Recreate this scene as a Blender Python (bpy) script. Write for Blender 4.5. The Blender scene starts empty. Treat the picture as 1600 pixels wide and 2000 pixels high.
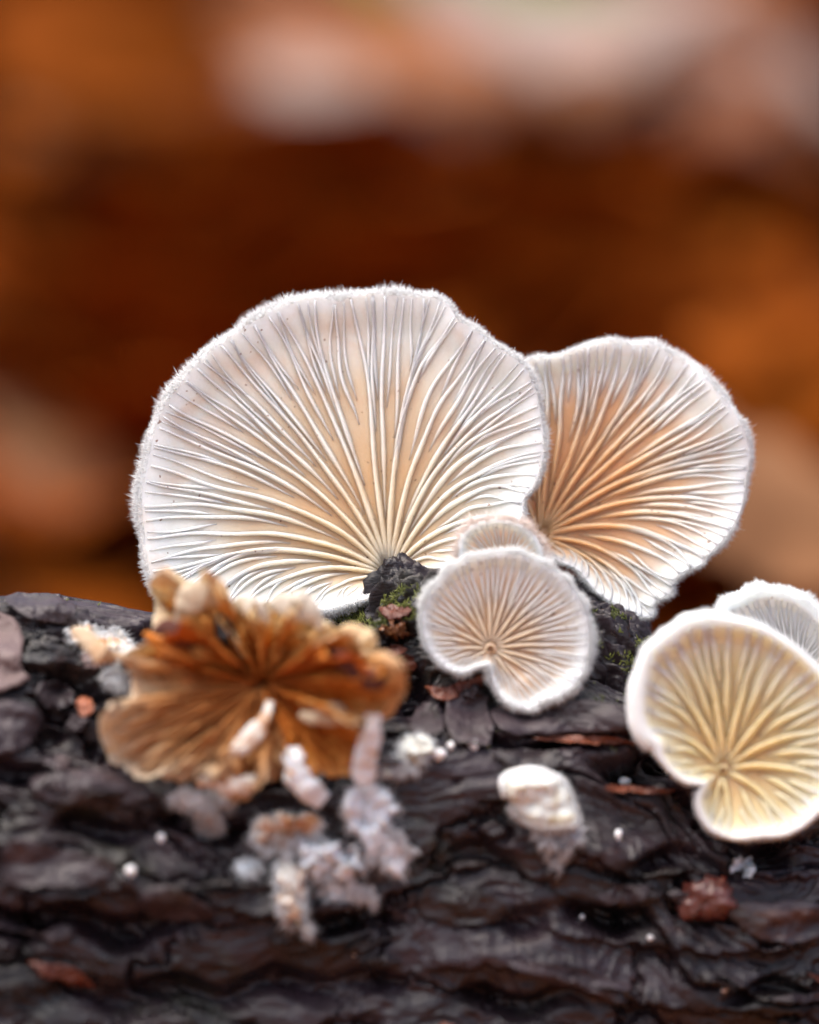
import bpy, bmesh, math, random, mathutils
import numpy as np

# ---------------------------------------------------------------- camera, sky, sun, exposure
# One Blender unit is one centimetre: the whole place is a hand's breadth of a fallen branch.
scene = bpy.context.scene
scene.unit_settings.system = 'METRIC'
scene.unit_settings.scale_length = 0.01
CAM_D, CAM_H, PPC = 25.0, 6.5, 320.0          # distance to the focus plane, height over ground, pixels per cm there

cam_data = bpy.data.cameras.new('camera')
cam = bpy.data.objects.new('camera', cam_data)
scene.collection.objects.link(cam)
cam.location = (0, -CAM_D, CAM_H)
cam.rotation_euler = (math.radians(90), 0, 0)
cam_data.sensor_fit = 'HORIZONTAL'
cam_data.sensor_width = 24
cam_data.lens = 120
cam_data.clip_start = 0.5
cam_data.clip_end = 20000
cam_data.dof.use_dof = True
cam_data.dof.focus_distance = CAM_D - 0.02
cam_data.dof.aperture_fstop = 0.10
cam_data.dof.aperture_blades = 0
scene.camera = cam

SUN_EL, SUN_ROT = math.radians(72), math.radians(-125)   # soft light from high up, over the viewer's left
world = bpy.data.worlds.new('World')
scene.world = world
world.use_nodes = True
wn = world.node_tree
bg = wn.nodes['Background']
sky = wn.nodes.new('ShaderNodeTexSky')
sky.sky_type = 'NISHITA'
sky.sun_disc = False
sky.sun_elevation = SUN_EL
sky.sun_rotation = SUN_ROT
sky.air_density = 1.0
sky.dust_density = 6.0
sky.ozone_density = 0.4
wn.links.new(sky.outputs[0], bg.inputs[0])
bg.inputs[1].default_value = 0.15

sun_data = bpy.data.lights.new('sun', 'SUN')
sun_data.energy = 1.5
sun_data.angle = math.radians(70)
sun_data.color = (1.0, 0.965, 0.91)
sun = bpy.data.objects.new('sun', sun_data)
scene.collection.objects.link(sun)
sun.location = (-20, 30, 60)
to_sun = mathutils.Vector((math.cos(SUN_EL) * math.sin(SUN_ROT), math.cos(SUN_EL) * math.cos(SUN_ROT), math.sin(SUN_EL)))
sun.rotation_euler = to_sun.to_track_quat('Z', 'Y').to_euler()

scene.view_settings.view_transform = 'Standard'
scene.view_settings.look = 'None'
scene.view_settings.gamma = 1
scene.view_settings.use_curve_mapping = False
scene.view_settings.exposure = 1.08
scene.cycles.use_denoising = True
scene.cycles.max_bounces = 7
scene.cycles.transparent_max_bounces = 8

# ---------------------------------------------------------------- helpers
rng = np.random.default_rng(7)
random.seed(7)
COL = scene.collection


def world_of(u, v, d):
    """photograph column, row and depth behind the focus plane (cm) -> a point of the place"""
    u, v, d = np.asarray(u, float), np.asarray(v, float), np.asarray(d, float)
    k = (CAM_D + d) / CAM_D / PPC
    return np.stack(np.broadcast_arrays((u - 800) * k, d, CAM_H + (1000 - v) * k), -1)


def col_row(p):
    k = (CAM_D + p[..., 1]) / CAM_D / PPC
    return p[..., 0] / k + 800, 1000 - (p[..., 2] - CAM_H) / k


def new_mesh(name, verts, faces, mat, parent=None, smooth=True, attrs=None, origin=None, fix=False):
    me = bpy.data.meshes.new(name)
    verts = np.asarray(verts, float)
    if origin is not None:
        verts = verts - np.asarray(origin)
    faces = [f for f in faces] if isinstance(faces, list) else faces
    if isinstance(faces, np.ndarray):
        n, k = faces.shape
        me.vertices.add(len(verts))
        me.vertices.foreach_set('co', verts.astype(np.float32).ravel())
        me.loops.add(n * k)
        me.loops.foreach_set('vertex_index', faces.astype(np.int32).ravel())
        me.polygons.add(n)
        me.polygons.foreach_set('loop_start', np.arange(0, n * k, k, dtype=np.int32))
        me.polygons.foreach_set('loop_total', np.full(n, k, np.int32))
        me.update(calc_edges=True)
    else:
        me.from_pydata([tuple(x) for x in verts], [], faces)
        me.update()
    if fix:
        bm = bmesh.new()
        bm.from_mesh(me)
        bmesh.ops.recalc_face_normals(bm, faces=bm.faces)
        bm.to_mesh(me)
        bm.free()
    if smooth:
        me.polygons.foreach_set('use_smooth', np.ones(len(me.polygons), bool))
    for an, av in (attrs or {}).items():
        a = me.attributes.new(an, 'FLOAT', 'POINT')
        a.data.foreach_set('value', np.asarray(av, np.float32))
    if mat is not None:
        me.materials.append(mat)
    ob = bpy.data.objects.new(name, me)
    COL.objects.link(ob)
    if origin is not None and parent is None:
        ob.location = tuple(origin)
    if parent is not None:
        ob.parent = parent
    return ob


def thing(name, label, category, group=None, loc=(0, 0, 0)):
    e = bpy.data.objects.new(name, None)
    e.empty_display_size = 0.2
    COL.objects.link(e)
    e.location = tuple(loc)
    return tag(e, label, category, group)


def tag(o, label=None, category=None, group=None, kind=None):
    if label: o['label'] = label
    if category: o['category'] = category
    if group: o['group'] = group
    if kind: o['kind'] = kind
    return o


def grid_faces(n, m, wrap_n=False):
    """quads of an n x m vertex grid (row-major)"""
    i = np.arange(n if wrap_n else n - 1)
    j = np.arange(m - 1)
    I, J = np.meshgrid(i, j, indexing='ij')
    I2 = (I + 1) % n
    return np.stack([I * m + J, I2 * m + J, I2 * m + J + 1, I * m + J + 1], -1).reshape(-1, 4)


def tube_faces(m, k):
    """a closed blade: m rings of k points, with its two ends shut"""
    i, j = np.meshgrid(np.arange(m - 1), np.arange(k), indexing='ij')
    j2 = (j + 1) % k
    q = np.stack([i * k + j, (i + 1) * k + j, (i + 1) * k + j2, i * k + j2], -1).reshape(-1, 4).tolist()
    return q + [list(range(k)), list(range((m - 1) * k, m * k))]


def sstep(a, b, x):
    t = np.clip((x - a) / (b - a), 0, 1)
    return t * t * (3 - 2 * t)


def _hash(ix, iy, iz, seed):
    h = (ix.astype(np.int64) * 374761393 + iy.astype(np.int64) * 668265263 + iz.astype(np.int64) * 2147483647 + seed * 144665) & 0x7fffffff
    h = ((h ^ (h >> 13)) * 1274126177) & 0x7fffffff
    h = ((h ^ (h >> 15)) * 1103515245) & 0x7fffffff
    return ((h ^ (h >> 16)) & 0xffff) / 65535.0


def vnoise(x, y, z=0.0, seed=0):
    x, y, z = np.broadcast_arrays(np.asarray(x, float), np.asarray(y, float), np.asarray(z, float))
    xi, yi, zi = np.floor(x), np.floor(y), np.floor(z)
    fx, fy, fz = x - xi, y - yi, z - zi
    fx, fy, fz = [f * f * f * (f * (f * 6 - 15) + 10) for f in (fx, fy, fz)]
    r = 0
    for dx in (0, 1):
        for dy in (0, 1):
            for dz in (0, 1):
                w = (fx if dx else 1 - fx) * (fy if dy else 1 - fy) * (fz if dz else 1 - fz)
                r = r + w * _hash(xi + dx, yi + dy, zi + dz, seed)
    return r * 2 - 1


def fbm(x, y, z=0.0, seed=0, octaves=4, gain=0.5):
    r, a, f = 0, 1.0, 1.0
    for o in range(octaves):
        r = r + a * vnoise(x * f, y * f, np.asarray(z) * f, seed + o * 17)
        a *= gain
        f *= 2.03
    return r


def catmull(pts, n, closed=True):
    """smooth resampling of a polyline, evenly spaced"""
    p = np.asarray(pts, float)
    k = len(p)
    out = []
    segs = k if closed else k - 1
    for i in range(segs):
        if closed:
            a, b, c, d = p[(i - 1) % k], p[i], p[(i + 1) % k], p[(i + 2) % k]
        else:
            a, b, c, d = p[max(i - 1, 0)], p[i], p[i + 1], p[min(i + 2, k - 1)]
        t = np.linspace(0, 1, 24, endpoint=False)[:, None]
        out.append(0.5 * (2 * b + (c - a) * t + (2 * a - 5 * b + 4 * c - d) * t ** 2 + (3 * b - a - 3 * c + d) * t ** 3))
    out = np.concatenate(out + [p[:1] if closed else p[-1:]])
    L = np.concatenate([[0], np.cumsum(np.linalg.norm(np.diff(out, axis=0), axis=1))])
    q = np.linspace(0, L[-1], n, endpoint=not closed)
    return np.stack([np.interp(q, L, out[:, i]) for i in range(2)], -1)


# ---------------------------------------------------------------- materials
def mat_new(name):
    m = bpy.data.materials.new(name)
    m.use_nodes = True
    nt = m.node_tree
    return m, nt, nt.nodes['Principled BSDF'], nt.nodes['Material Output']


def nd(nt, kind, **kw):
    n = nt.nodes.new(kind)
    for k, v in kw.items():
        if k.startswith('i_'):
            n.inputs[k[2:].replace('_', ' ')].default_value = v
        else:
            setattr(n, k, v)
    return n


def ramp(nt, fac, stops, interp='LINEAR'):
    r = nt.nodes.new('ShaderNodeValToRGB')
    r.color_ramp.interpolation = interp
    e = r.color_ramp.elements
    while len(e) < len(stops):
        e.new(0.5)
    for x, (p, c) in zip(e, stops):
        x.position = p
        x.color = (*c, 1) if len(c) == 3 else c
    nt.links.new(fac, r.inputs[0])
    return r.outputs[0]


def noise_node(nt, scale, detail=4, rough=0.55, dist=0.0, stretch=None, coord='Object'):
    tc = nt.nodes.new('ShaderNodeTexCoord')
    src = tc.outputs[coord]
    if stretch:
        mp = nt.nodes.new('ShaderNodeMapping')
        mp.inputs['Scale'].default_value = stretch
        nt.links.new(src, mp.inputs[0])
        src = mp.outputs[0]
    n = nt.nodes.new('ShaderNodeTexNoise')
    n.inputs['Scale'].default_value = scale
    n.inputs['Detail'].default_value = detail
    n.inputs['Roughness'].default_value = rough
    n.inputs['Distortion'].default_value = dist
    nt.links.new(src, n.inputs['Vector'])
    return n.outputs[0]


def mix(nt, fac, a, b, blend='MIX'):
    m = nt.nodes.new('ShaderNodeMix')
    m.data_type = 'RGBA'
    m.blend_type = blend
    for sock, val in ((m.inputs[0], fac), (m.inputs[6], a), (m.inputs[7], b)):
        if hasattr(val, 'is_linked'):
            nt.links.new(val, sock)
        elif isinstance(val, (int, float)):
            sock.default_value = val
        else:
            sock.default_value = (*val, 1)
    return m.outputs[2]


def bump(nt, height, strength, dist, bsdf):
    b = nt.nodes.new('ShaderNodeBump')
    b.inputs['Strength'].default_value = strength
    b.inputs['Distance'].default_value = dist
    nt.links.new(height, b.inputs['Height'])
    nt.links.new(b.outputs[0], bsdf.inputs['Normal'])


def flesh_material(name, stops, blotch=None, sss=(0.09, 0.088, 0.078), scale=1.0, rough=0.45, blotch_amt=0.5):
    """mushroom flesh: pigment runs from the point of attachment (0) to the margin (1)"""
    m, nt, b, out = mat_new(name)
    at = nd(nt, 'ShaderNodeAttribute', attribute_name='rad')
    n = noise_node(nt, 2.4, 3)
    add = nd(nt, 'ShaderNodeMath', operation='MULTIPLY_ADD')
    nt.links.new(n, add.inputs[0])
    add.inputs[1].default_value = 0.22
    sub = nd(nt, 'ShaderNodeMath', operation='SUBTRACT')
    nt.links.new(at.outputs['Fac'], sub.inputs[0])
    sub.inputs[1].default_value = 0.11
    nt.links.new(sub.outputs[0], add.inputs[2])
    c = ramp(nt, add.outputs[0], stops)
    if blotch:
        n2 = noise_node(nt, 3.1, 3, dist=0.6)
        f = ramp(nt, n2, [(0.48, (0, 0, 0)), (0.66, (1, 1, 1))])
        f2 = nd(nt, 'ShaderNodeMath', operation='MULTIPLY')
        nt.links.new(f, f2.inputs[0])
        f2.inputs[1].default_value = blotch_amt
        c = mix(nt, f2.outputs[0], c, blotch)
    n3 = noise_node(nt, 60, 2)
    c = mix(nt, 0.10, c, ramp(nt, n3, [(0.3, (0.55, 0.45, 0.38)), (0.7, (0.95, 0.95, 0.95))]), 'MULTIPLY')
    sp_ = noise_node(nt, 26, 1)
    c = mix(nt, ramp(nt, sp_, [(0.745, (0, 0, 0)), (0.765, (0.8, 0.8, 0.8))]), c, (0.20, 0.09, 0.05))
    nt.links.new(c, b.inputs['Base Color'])
    b.inputs['Subsurface Weight'].default_value = 1.0
    b.inputs['Subsurface Radius'].default_value = sss
    b.inputs['Subsurface Scale'].default_value = scale
    b.inputs['Roughness'].default_value = rough
    b.inputs['Specular IOR Level'].default_value = 0.3
    bump(nt, noise_node(nt, 90, 2), 0.25, 0.006, b)
    return m


def dry(m, trans=0.4):
    """dried flesh: matte skin that lets a little light through"""
    nt = m.node_tree
    b = nt.nodes['Principled BSDF']
    b.inputs['Subsurface Weight'].default_value = 0
    b.inputs['Specular IOR Level'].default_value = 0.12
    b.inputs['Roughness'].default_value = 0.75
    t = nd(nt, 'ShaderNodeBsdfTranslucent')
    nt.links.new(b.inputs['Base Color'].links[0].from_socket, t.inputs[0])
    ms = nd(nt, 'ShaderNodeMixShader')
    ms.inputs[0].default_value = trans
    nt.links.new(b.outputs[0], ms.inputs[1])
    nt.links.new(t.outputs[0], ms.inputs[2])
    nt.links.new(ms.outputs[0], nt.nodes['Material Output'].inputs[0])
    return m


def gill_material(src, name, gain=1.0):
    """the same flesh in a thin blade"""
    m = src.copy()
    m.name = name
    nt = m.node_tree
    nt.nodes['Principled BSDF'].inputs['Subsurface Scale'].default_value = 0.8
    return m


def fuzz_material(name, col):
    m, nt, b, out = mat_new(name)
    d = nd(nt, 'ShaderNodeBsdfDiffuse')
    t = nd(nt, 'ShaderNodeBsdfTranslucent')
    c = ramp(nt, noise_node(nt, 8, 2), [(0.3, tuple(0.95 * x for x in col)), (0.7, col)])
    nt.links.new(c, d.inputs[0])
    nt.links.new(c, t.inputs[0])
    ms = nd(nt, 'ShaderNodeMixShader')
    ms.inputs[0].default_value = 0.55
    nt.links.new(d.outputs[0], ms.inputs[1])
    nt.links.new(t.outputs[0], ms.inputs[2])
    nt.links.new(ms.outputs[0], out.inputs[0])
    nt.nodes.remove(b)
    return m


WHITE = (0.79, 0.84, 0.84)
M_BIG = flesh_material('pale_mushroom_flesh', [(0.0, (0.56, 0.34, 0.18)), (0.33, (0.66, 0.46, 0.27)), (0.64, (0.72, 0.60, 0.44)), (0.90, (0.77, 0.81, 0.78)), (1.0, WHITE)], blotch=(0.66, 0.38, 0.21), blotch_amt=0.25)
M_TAN = flesh_material('tan_mushroom_flesh', [(0.0, (0.56, 0.32, 0.17)), (0.35, (0.65, 0.34, 0.165)), (0.70, (0.69, 0.44, 0.26)), (0.93, (0.76, 0.78, 0.73)), (1.0, WHITE)], blotch=(0.66, 0.36, 0.18), blotch_amt=0.22)
M_SMALL = flesh_material('young_mushroom_flesh', [(0.0, (0.58, 0.36, 0.20)), (0.4, (0.68, 0.45, 0.28)), (0.76, (0.73, 0.58, 0.43)), (0.95, (0.78, 0.82, 0.81)), (1.0, WHITE)])
M_YELLOW = flesh_material('yellow_mushroom_flesh', [(0.0, (0.58, 0.35, 0.19)), (0.35, (0.68, 0.49, 0.25)), (0.7, (0.75, 0.63, 0.36)), (0.93, (0.78, 0.76, 0.57)), (1.0, WHITE)])
M_GREYGILL = flesh_material('grey_white_mushroom_flesh', [(0.0, (0.60, 0.56, 0.48)), (0.5, (0.70, 0.69, 0.63)), (0.95, (0.82, 0.82, 0.80)), (1.0, WHITE)])
M_BROWN = flesh_material('withered_mushroom_flesh', [(0.0, (0.26, 0.08, 0.022)), (0.3, (0.62, 0.20, 0.035)), (0.62, (0.76, 0.31, 0.06)), (0.88, (0.74, 0.42, 0.16)), (1.0, (0.74, 0.55, 0.34))], blotch=(0.34, 0.10, 0.03), blotch_amt=0.5, sss=(0.09, 0.05, 0.025), rough=0.6)
M_GOLD = flesh_material('golden_withered_flesh', [(0.0, (0.22, 0.065, 0.016)), (0.35, (0.66, 0.25, 0.05)), (0.58, (0.78, 0.42, 0.12)), (0.8, (0.82, 0.60, 0.30)), (1.0, (0.86, 0.76, 0.56))], blotch=(0.50, 0.19, 0.05), blotch_amt=0.5, sss=(0.09, 0.055, 0.03), rough=0.6)
M_FAN = flesh_material('tan_withered_flesh', [(0.0, (0.30, 0.10, 0.03)), (0.3, (0.62, 0.24, 0.06)), (0.6, (0.68, 0.38, 0.16)), (0.88, (0.64, 0.47, 0.30)), (0.97, (0.70, 0.58, 0.43)), (1.0, (0.74, 0.63, 0.48))], blotch=(0.50, 0.22, 0.08), blotch_amt=0.5, sss=(0.09, 0.06, 0.035), rough=0.6)
M_FOLD = flesh_material('purple_brown_fold', [(0.0, (0.13, 0.05, 0.04)), (1.0, (0.20, 0.09, 0.07))], sss=(0.03, 0.02, 0.015), rough=0.45)
M_CREAM = flesh_material('cream_fold', [(0.0, (0.70, 0.58, 0.42)), (1.0, (0.78, 0.74, 0.66))], sss=(0.08, 0.07, 0.05), rough=0.6)
for k in (M_BROWN, M_GOLD, M_FAN, M_FOLD, M_CREAM):
    dry(k)
GILL = {k: gill_material(k, k.name.replace('flesh', 'gill')) for k in (M_BIG, M_TAN, M_SMALL, M_YELLOW, M_GREYGILL, M_BROWN, M_GOLD, M_FAN)}
M_FUZZ = fuzz_material('white_hairs', (0.97, 0.985, 0.99))
M_FUZZ_TAN = fuzz_material('pinkish_hairs', (0.95, 0.88, 0.84))


def pale_scrap_material(name, white, tan, thr=0.52):
    m, nt, b, out = mat_new(name)
    f = ramp(nt, noise_node(nt, 5, 4, dist=0.8), [(thr - 0.07, (0, 0, 0)), (thr + 0.08, (1, 1, 1))])
    c = mix(nt, f, white, tan)
    nt.links.new(c, b.inputs['Base Color'])
    b.inputs['Subsurface Weight'].default_value = 0.6
    b.inputs['Subsurface Radius'].default_value = (0.06, 0.05, 0.04)
    b.inputs['Subsurface Scale'].default_value = 1
    b.inputs['Roughness'].default_value = 0.6
    bump(nt, noise_node(nt, 40, 4), 0.6, 0.02, b)
    return m


M_WISP = fuzz_material('white_threads', (0.93, 0.95, 0.97))
M_SCRAP = pale_scrap_material('pale_dried_flesh', (0.74, 0.78, 0.82), (0.55, 0.40, 0.26), 0.64)
M_SCRAP_TAN = pale_scrap_material('tan_dried_flesh', (0.74, 0.71, 0.65), (0.50, 0.24, 0.09), 0.52)
M_GREYSCRAP = pale_scrap_material('grey_mould', (0.30, 0.30, 0.33), (0.14, 0.13, 0.14), 0.5)
M_BUTTON = pale_scrap_material('white_button_flesh', (0.84, 0.84, 0.86), (0.78, 0.74, 0.70), 0.6)
M_CUP = pale_scrap_material('cream_cup_flesh', (0.66, 0.68, 0.64), (0.54, 0.46, 0.30), 0.58)


def bark_material(name, dark, mauve, red, rough=0.42):
    m, nt, b, out = mat_new(name)
    n1 = noise_node(nt, 1.6, 6, 0.6, 0.4, (0.7, 1.0, 1.6))
    c = mix(nt, ramp(nt, n1, [(0.40, (0, 0, 0)), (0.64, (1, 1, 1))]), dark, mauve)
    n2 = noise_node(nt, 2.7, 5, 0.6, 0.8, (0.6, 1.0, 2.2))
    c = mix(nt, ramp(nt, n2, [(0.60, (0, 0, 0)), (0.72, (0.75, 0.75, 0.75))]), c, red)
    # thin green-grey algal film in patches
    n4 = noise_node(nt, 1.1, 5, 0.65, 0.5)
    c = mix(nt, ramp(nt, n4, [(0.57, (0, 0, 0)), (0.74, (0.45, 0.45, 0.45))]), c, (0.075, 0.08, 0.05))
    # grit
    n3 = noise_node(nt, 38, 3, 0.6)
    c = mix(nt, ramp(nt, n3, [(0.66, (0, 0, 0)), (0.78, (0.55, 0.55, 0.55))]), c, (0.22, 0.17, 0.14))
    nt.links.new(c, b.inputs['Base Color'])
    r = ramp(nt, noise_node(nt, 6, 4), [(0.35, (rough - .16,) * 3), (0.7, (rough + .14,) * 3)])
    nt.links.new(r, b.inputs['Roughness'])
    b.inputs['Specular IOR Level'].default_value = 0.45
    bump(nt, noise_node(nt, 26, 6, 0.65, 0.1, (0.5, 1, 1.4)), 0.5, 0.02, b)
    return m


M_BARK = bark_material('wet_bark', (0.0050, 0.0033, 0.0040), (0.029, 0.0185, 0.0245), (0.032, 0.010, 0.007), 0.38)
M_FLAKE = {
    'mauve': bark_material('mauve_bark', (0.022, 0.0145, 0.018), (0.046, 0.032, 0.039), (0.10, 0.05, 0.04), 0.5),
    'pink': bark_material('pinkish_bark', (0.11, 0.07, 0.066), (0.155, 0.105, 0.102), (0.11, 0.055, 0.04), 0.5),
    'dark': bark_material('dark_bark', (0.008, 0.0055, 0.006), (0.022, 0.016, 0.019), (0.03, 0.012, 0.008), 0.4),
    'red': bark_material('red_brown_bark', (0.09, 0.022, 0.012), (0.17, 0.05, 0.025), (0.20, 0.045, 0.018), 0.35),
    'orange': bark_material('orange_bark', (0.30, 0.09, 0.04), (0.36, 0.14, 0.08), (0.30, 0.07, 0.03), 0.4),
}


def plain(name, col, rough=0.5, col2=None, scale=6, **kw):
    m, nt, b, out = mat_new(name)
    c = ramp(nt, noise_node(nt, scale, 4), [(0.35, col), (0.68, col2 or tuple(0.7 * x for x in col))])
    nt.links.new(c, b.inputs['Base Color'])
    b.inputs['Roughness'].default_value = rough
    for k, v in kw.items():
        b.inputs[k.replace('_', ' ')].default_value = v
    return m


M_RESIN = plain('red_resin', (0.060, 0.013, 0.009), 0.3, (0.12, 0.042, 0.035), 3, Subsurface_Weight=0.5, Subsurface_Radius=(0.06, 0.015, 0.01), Subsurface_Scale=1.0)
M_AMBER = plain('amber_flake', (0.16, 0.055, 0.012), 0.25, (0.07, 0.02, 0.008), 5)
M_MOSS = plain('moss_green', (0.15, 0.16, 0.025), 0.7, (0.06, 0.075, 0.014), 4)
M_WATER = plain('water_drop', (0.9, 0.92, 0.95), 0.03, (0.95, 0.95, 0.95), 4, Transmission_Weight=1.0, IOR=1.33)

# ---------------------------------------------------------------- the branch: profile and bark relief
CREST_U = np.array([-4000, -1200, -300, 0, 110, 290, 500, 640, 700, 745, 800, 860, 960, 1060, 1120, 1180, 1230, 1268, 1292, 1330, 1400, 1600, 1900, 2800, 6000])
CREST_V = np.array([1190, 1182, 1176, 1166, 1168, 1200, 1218, 1214, 1198, 1160, 1146, 1126, 1120, 1124, 1136, 1180, 1210, 1226, 1290, 1316, 1330, 1350, 1360, 1340, 1330])
HALF_DEEP, CREST_Y = 1.3, 0.36


def crest_z(x):
    return CAM_H + (1000 - np.interp(x * PPC + 800, CREST_U, CREST_V)) / PPC


def axis_y(x):
    return CREST_Y + 0.15 * np.clip(x, -5, 3) - 0.05 * np.sin(x * 0.9)


xs = np.concatenate([np.linspace(-14, -3.5, 60, endpoint=False), np.linspace(-3.5, 3.7, 860, endpoint=False), np.linspace(3.7, 14, 60)])
# angle round the section: 0 at the crest, positive towards the camera
th = np.concatenate([np.linspace(-math.pi, -0.7, 50, endpoint=False), np.linspace(-0.7, 2.0, 540, endpoint=False), np.linspace(2.0, math.pi, 40, endpoint=False)])
X, TH = np.meshgrid(xs, th, indexing='ij')
top = crest_z(X)
BOT_Z = 1.75 - 0.2 * np.clip(X, -2.5, 2.5)      # thinner to the left
HB = (top - BOT_Z) / 2
sx_, cx_ = np.sin(TH), np.cos(TH)
e = 0.88                                       # a little fuller than an ellipse
Yb = axis_y(X) - HALF_DEEP * np.sign(sx_) * np.abs(sx_) ** e
Zb = BOT_Z + HB + HB * np.sign(cx_) * np.abs(cx_) ** e
base = np.stack([X, Yb, Zb], -1)
dx = np.gradient(base, axis=0)
dt = np.gradient(base, axis=1)
nrm = np.cross(dx, dt)
nrm /= np.linalg.norm(nrm, axis=-1, keepdims=True) + 1e-9
if nrm[400, 300, 1] > 0:
    nrm = -nrm
U, V = col_row(base)
W = TH * 2.3
wx = 0.35 * fbm(X * 0.8, W * 1.1, 0, 3, 3)
ww = 0.22 * fbm(X * 0.9 + 9, W * 1.3, 0, 4, 3)
big = fbm(X * 0.55, W * 0.8, 0, 11, 3)
q = fbm((X + wx) * 0.6, (W + ww + 0.10 * X) * 2.3, 0, 21, 4, 0.42) * 4.0
fl = np.floor(q)
fr = q - fl
terr = fl + sstep(0.0, 0.13, fr) * 0.95 + 0.05 * fr
q2 = fbm((X + wx) * 1.2 + 4, (W + ww + .08 * X) * 6.0, 0, 31, 3, 0.42) * 2.6
fr2 = q2 - np.floor(q2)
terr2 = np.floor(q2) + sstep(0, 0.2, fr2)
ridg = 1 - np.abs(fbm((X + wx) * 1.3, (W + ww) * 4.2, 0, 41, 4))
fine = fbm(X * 5, W * 16, 0, 51, 4, 0.5)


def plates(px, py, seed):
    """cellular plates: nearest and second nearest centre, a random number and the offset from the centre of each plate"""
    ix, iy = np.floor(px), np.floor(py)
    f1 = np.full(px.shape, 9.0)
    f2 = np.full(px.shape, 9.0)
    rid = np.zeros(px.shape)
    ox, oy = np.zeros(px.shape), np.zeros(px.shape)
    for a in (-1, 0, 1):
        for b_ in (-1, 0, 1):
            cx, cy = ix + a, iy + b_
            qx, qy = cx + _hash(cx, cy, cx * 0, seed), cy + _hash(cx, cy, cx * 0 + 3, seed)
            ddx, ddy = px - qx, py - qy
            dd = np.hypot(ddx, ddy)
            near = dd < f1
            f2 = np.where(near, f1, np.minimum(f2, dd))
            rid = np.where(near, _hash(cx, cy, cx * 0 + 7, seed), rid)
            ox, oy = np.where(near, ddx, ox), np.where(near, ddy, oy)
            f1 = np.where(near, dd, f1)
    return f1, f2, rid, ox, oy


jx = 0.10 * fbm(X * 4, W * 6, 0, 81, 3, .6)
jw = 0.07 * fbm(X * 4 + 5, W * 6, 0, 82, 3, .6)
a1, a2, rid, ox, oy = plates((X + wx + jx) * .8, (W + ww + jw + .10 * X) * 2.0, 5)
edge = a2 - a1
plate = (rid - .5) * 1.3 + oy * (0.9 * _hash(np.floor(rid * 997), rid * 0, rid * 0, 3) - .1) - 0.75 * (1 - sstep(0.0, 0.10, edge))
b1, b2, rid2, ox2, oy2 = plates((X + jx * 1.6) * 2.6, (W + jw * 1.5 + .1 * X) * 6.5, 9)
plate2 = (rid2 - .5) * sstep(.45, .7, rid2) + oy2 * .5 - 0.35 * (1 - sstep(0.0, 0.10, b2 - b1)) * sstep(.4, .6, rid)
front = sstep(-0.5, 0.15, TH)                  # calmer relief just behind the crest line
disp = 0.05 * big + 0.020 * terr + 0.010 * terr2 + 0.085 * plate + 0.012 * plate2 + 0.006 * fine + 0.012 * (1 - np.abs(fbm(X * 2.2, W * 9 + X, 0, 44, 3)))
disp = disp * (0.35 + 0.65 * sstep(-.3, .65, TH))
vis = front * sstep(2.4, 1.9, TH)
# open lenticels and gaps between plates (column, row, half width, half height, depth)
for (pu, pv, pa, pb, pd) in [(190, 1618, 75, 22, .22), (400, 1612, 95, 26, .26), (930, 1672, 70, 20, .20), (1310, 1690, 85, 22, .18), (1180, 1792, 70, 30, .24),
                             (70, 1800, 110, 28, .26), (250, 1815, 95, 34, .28), (700, 1795, 80, 26, .20), (1030, 1790, 50, 28, .16), (1290, 1500, 110, 34, .30),
                             (1040, 1452, 100, 16, .20), (30, 1500, 60, 26, .18), (150, 1335, 60, 30, .20), (110, 1405, 40, 40, .18), (1480, 1690, 70, 22, .20),
                             (1010, 1960, 110, 24, .18), (1500, 1940, 80, 18, .16), (800, 1330, 35, 50, .16), (760, 1290, 60, 18, .14), (640, 1930, 150, 28, .20), (300, 1950, 180, 30, .2)]:
    r = ((U - pu) / pa) ** 2 + ((V - pv - 14 * np.sin(U / 31.0)) / pb) ** 2
    disp -= vis * pd * np.exp(-np.maximum(r, 0) ** 1.6) * (1 + 0.25 * fine)
# lips of the outer bark plates: (polyline of the lip, step, reach upwards)
for line, stp, reach in [([(930, 1405), (980, 1440), (1050, 1432), (1130, 1442), (1250, 1448), (1330, 1470)], .07, 130),
                         ([(820, 1905), (950, 1890), (1080, 1912), (1180, 1958), (1330, 1975), (1600, 1990)], .10, 120),
                         ([(1010, 1640), (1120, 1665), (1220, 1720), (1330, 1712), (1600, 1725)], .09, 90),
                         ([(120, 1570), (260, 1560), (400, 1585), (520, 1560), (700, 1610)], .10, 110),
                         ([(0, 1742), (130, 1768), (240, 1745), (380, 1772), (560, 1800), (640, 1850)], .12, 130),
                         ([(1450, 1640), (1600, 1665)], .06, 60),
                         ([(880, 1770), (1000, 1800), (1120, 1835), (1260, 1850), (1420, 1870), (1600, 1850)], .07, 80)]:
    lu, lv = np.array([p[0] for p in line]), np.array([p[1] for p in line])
    f = np.interp(U, lu, lv) + 6 * fbm(U / 22.0, 0 * U, 0, 61, 3)
    inu = sstep(lu[0] - 5, lu[0] + 50, U) * sstep(lu[-1] + 5, lu[-1] - 50, U)
    up = f - V
    disp += vis * inu * stp * sstep(-2, 7, up) * sstep(reach, 0, up)
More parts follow.
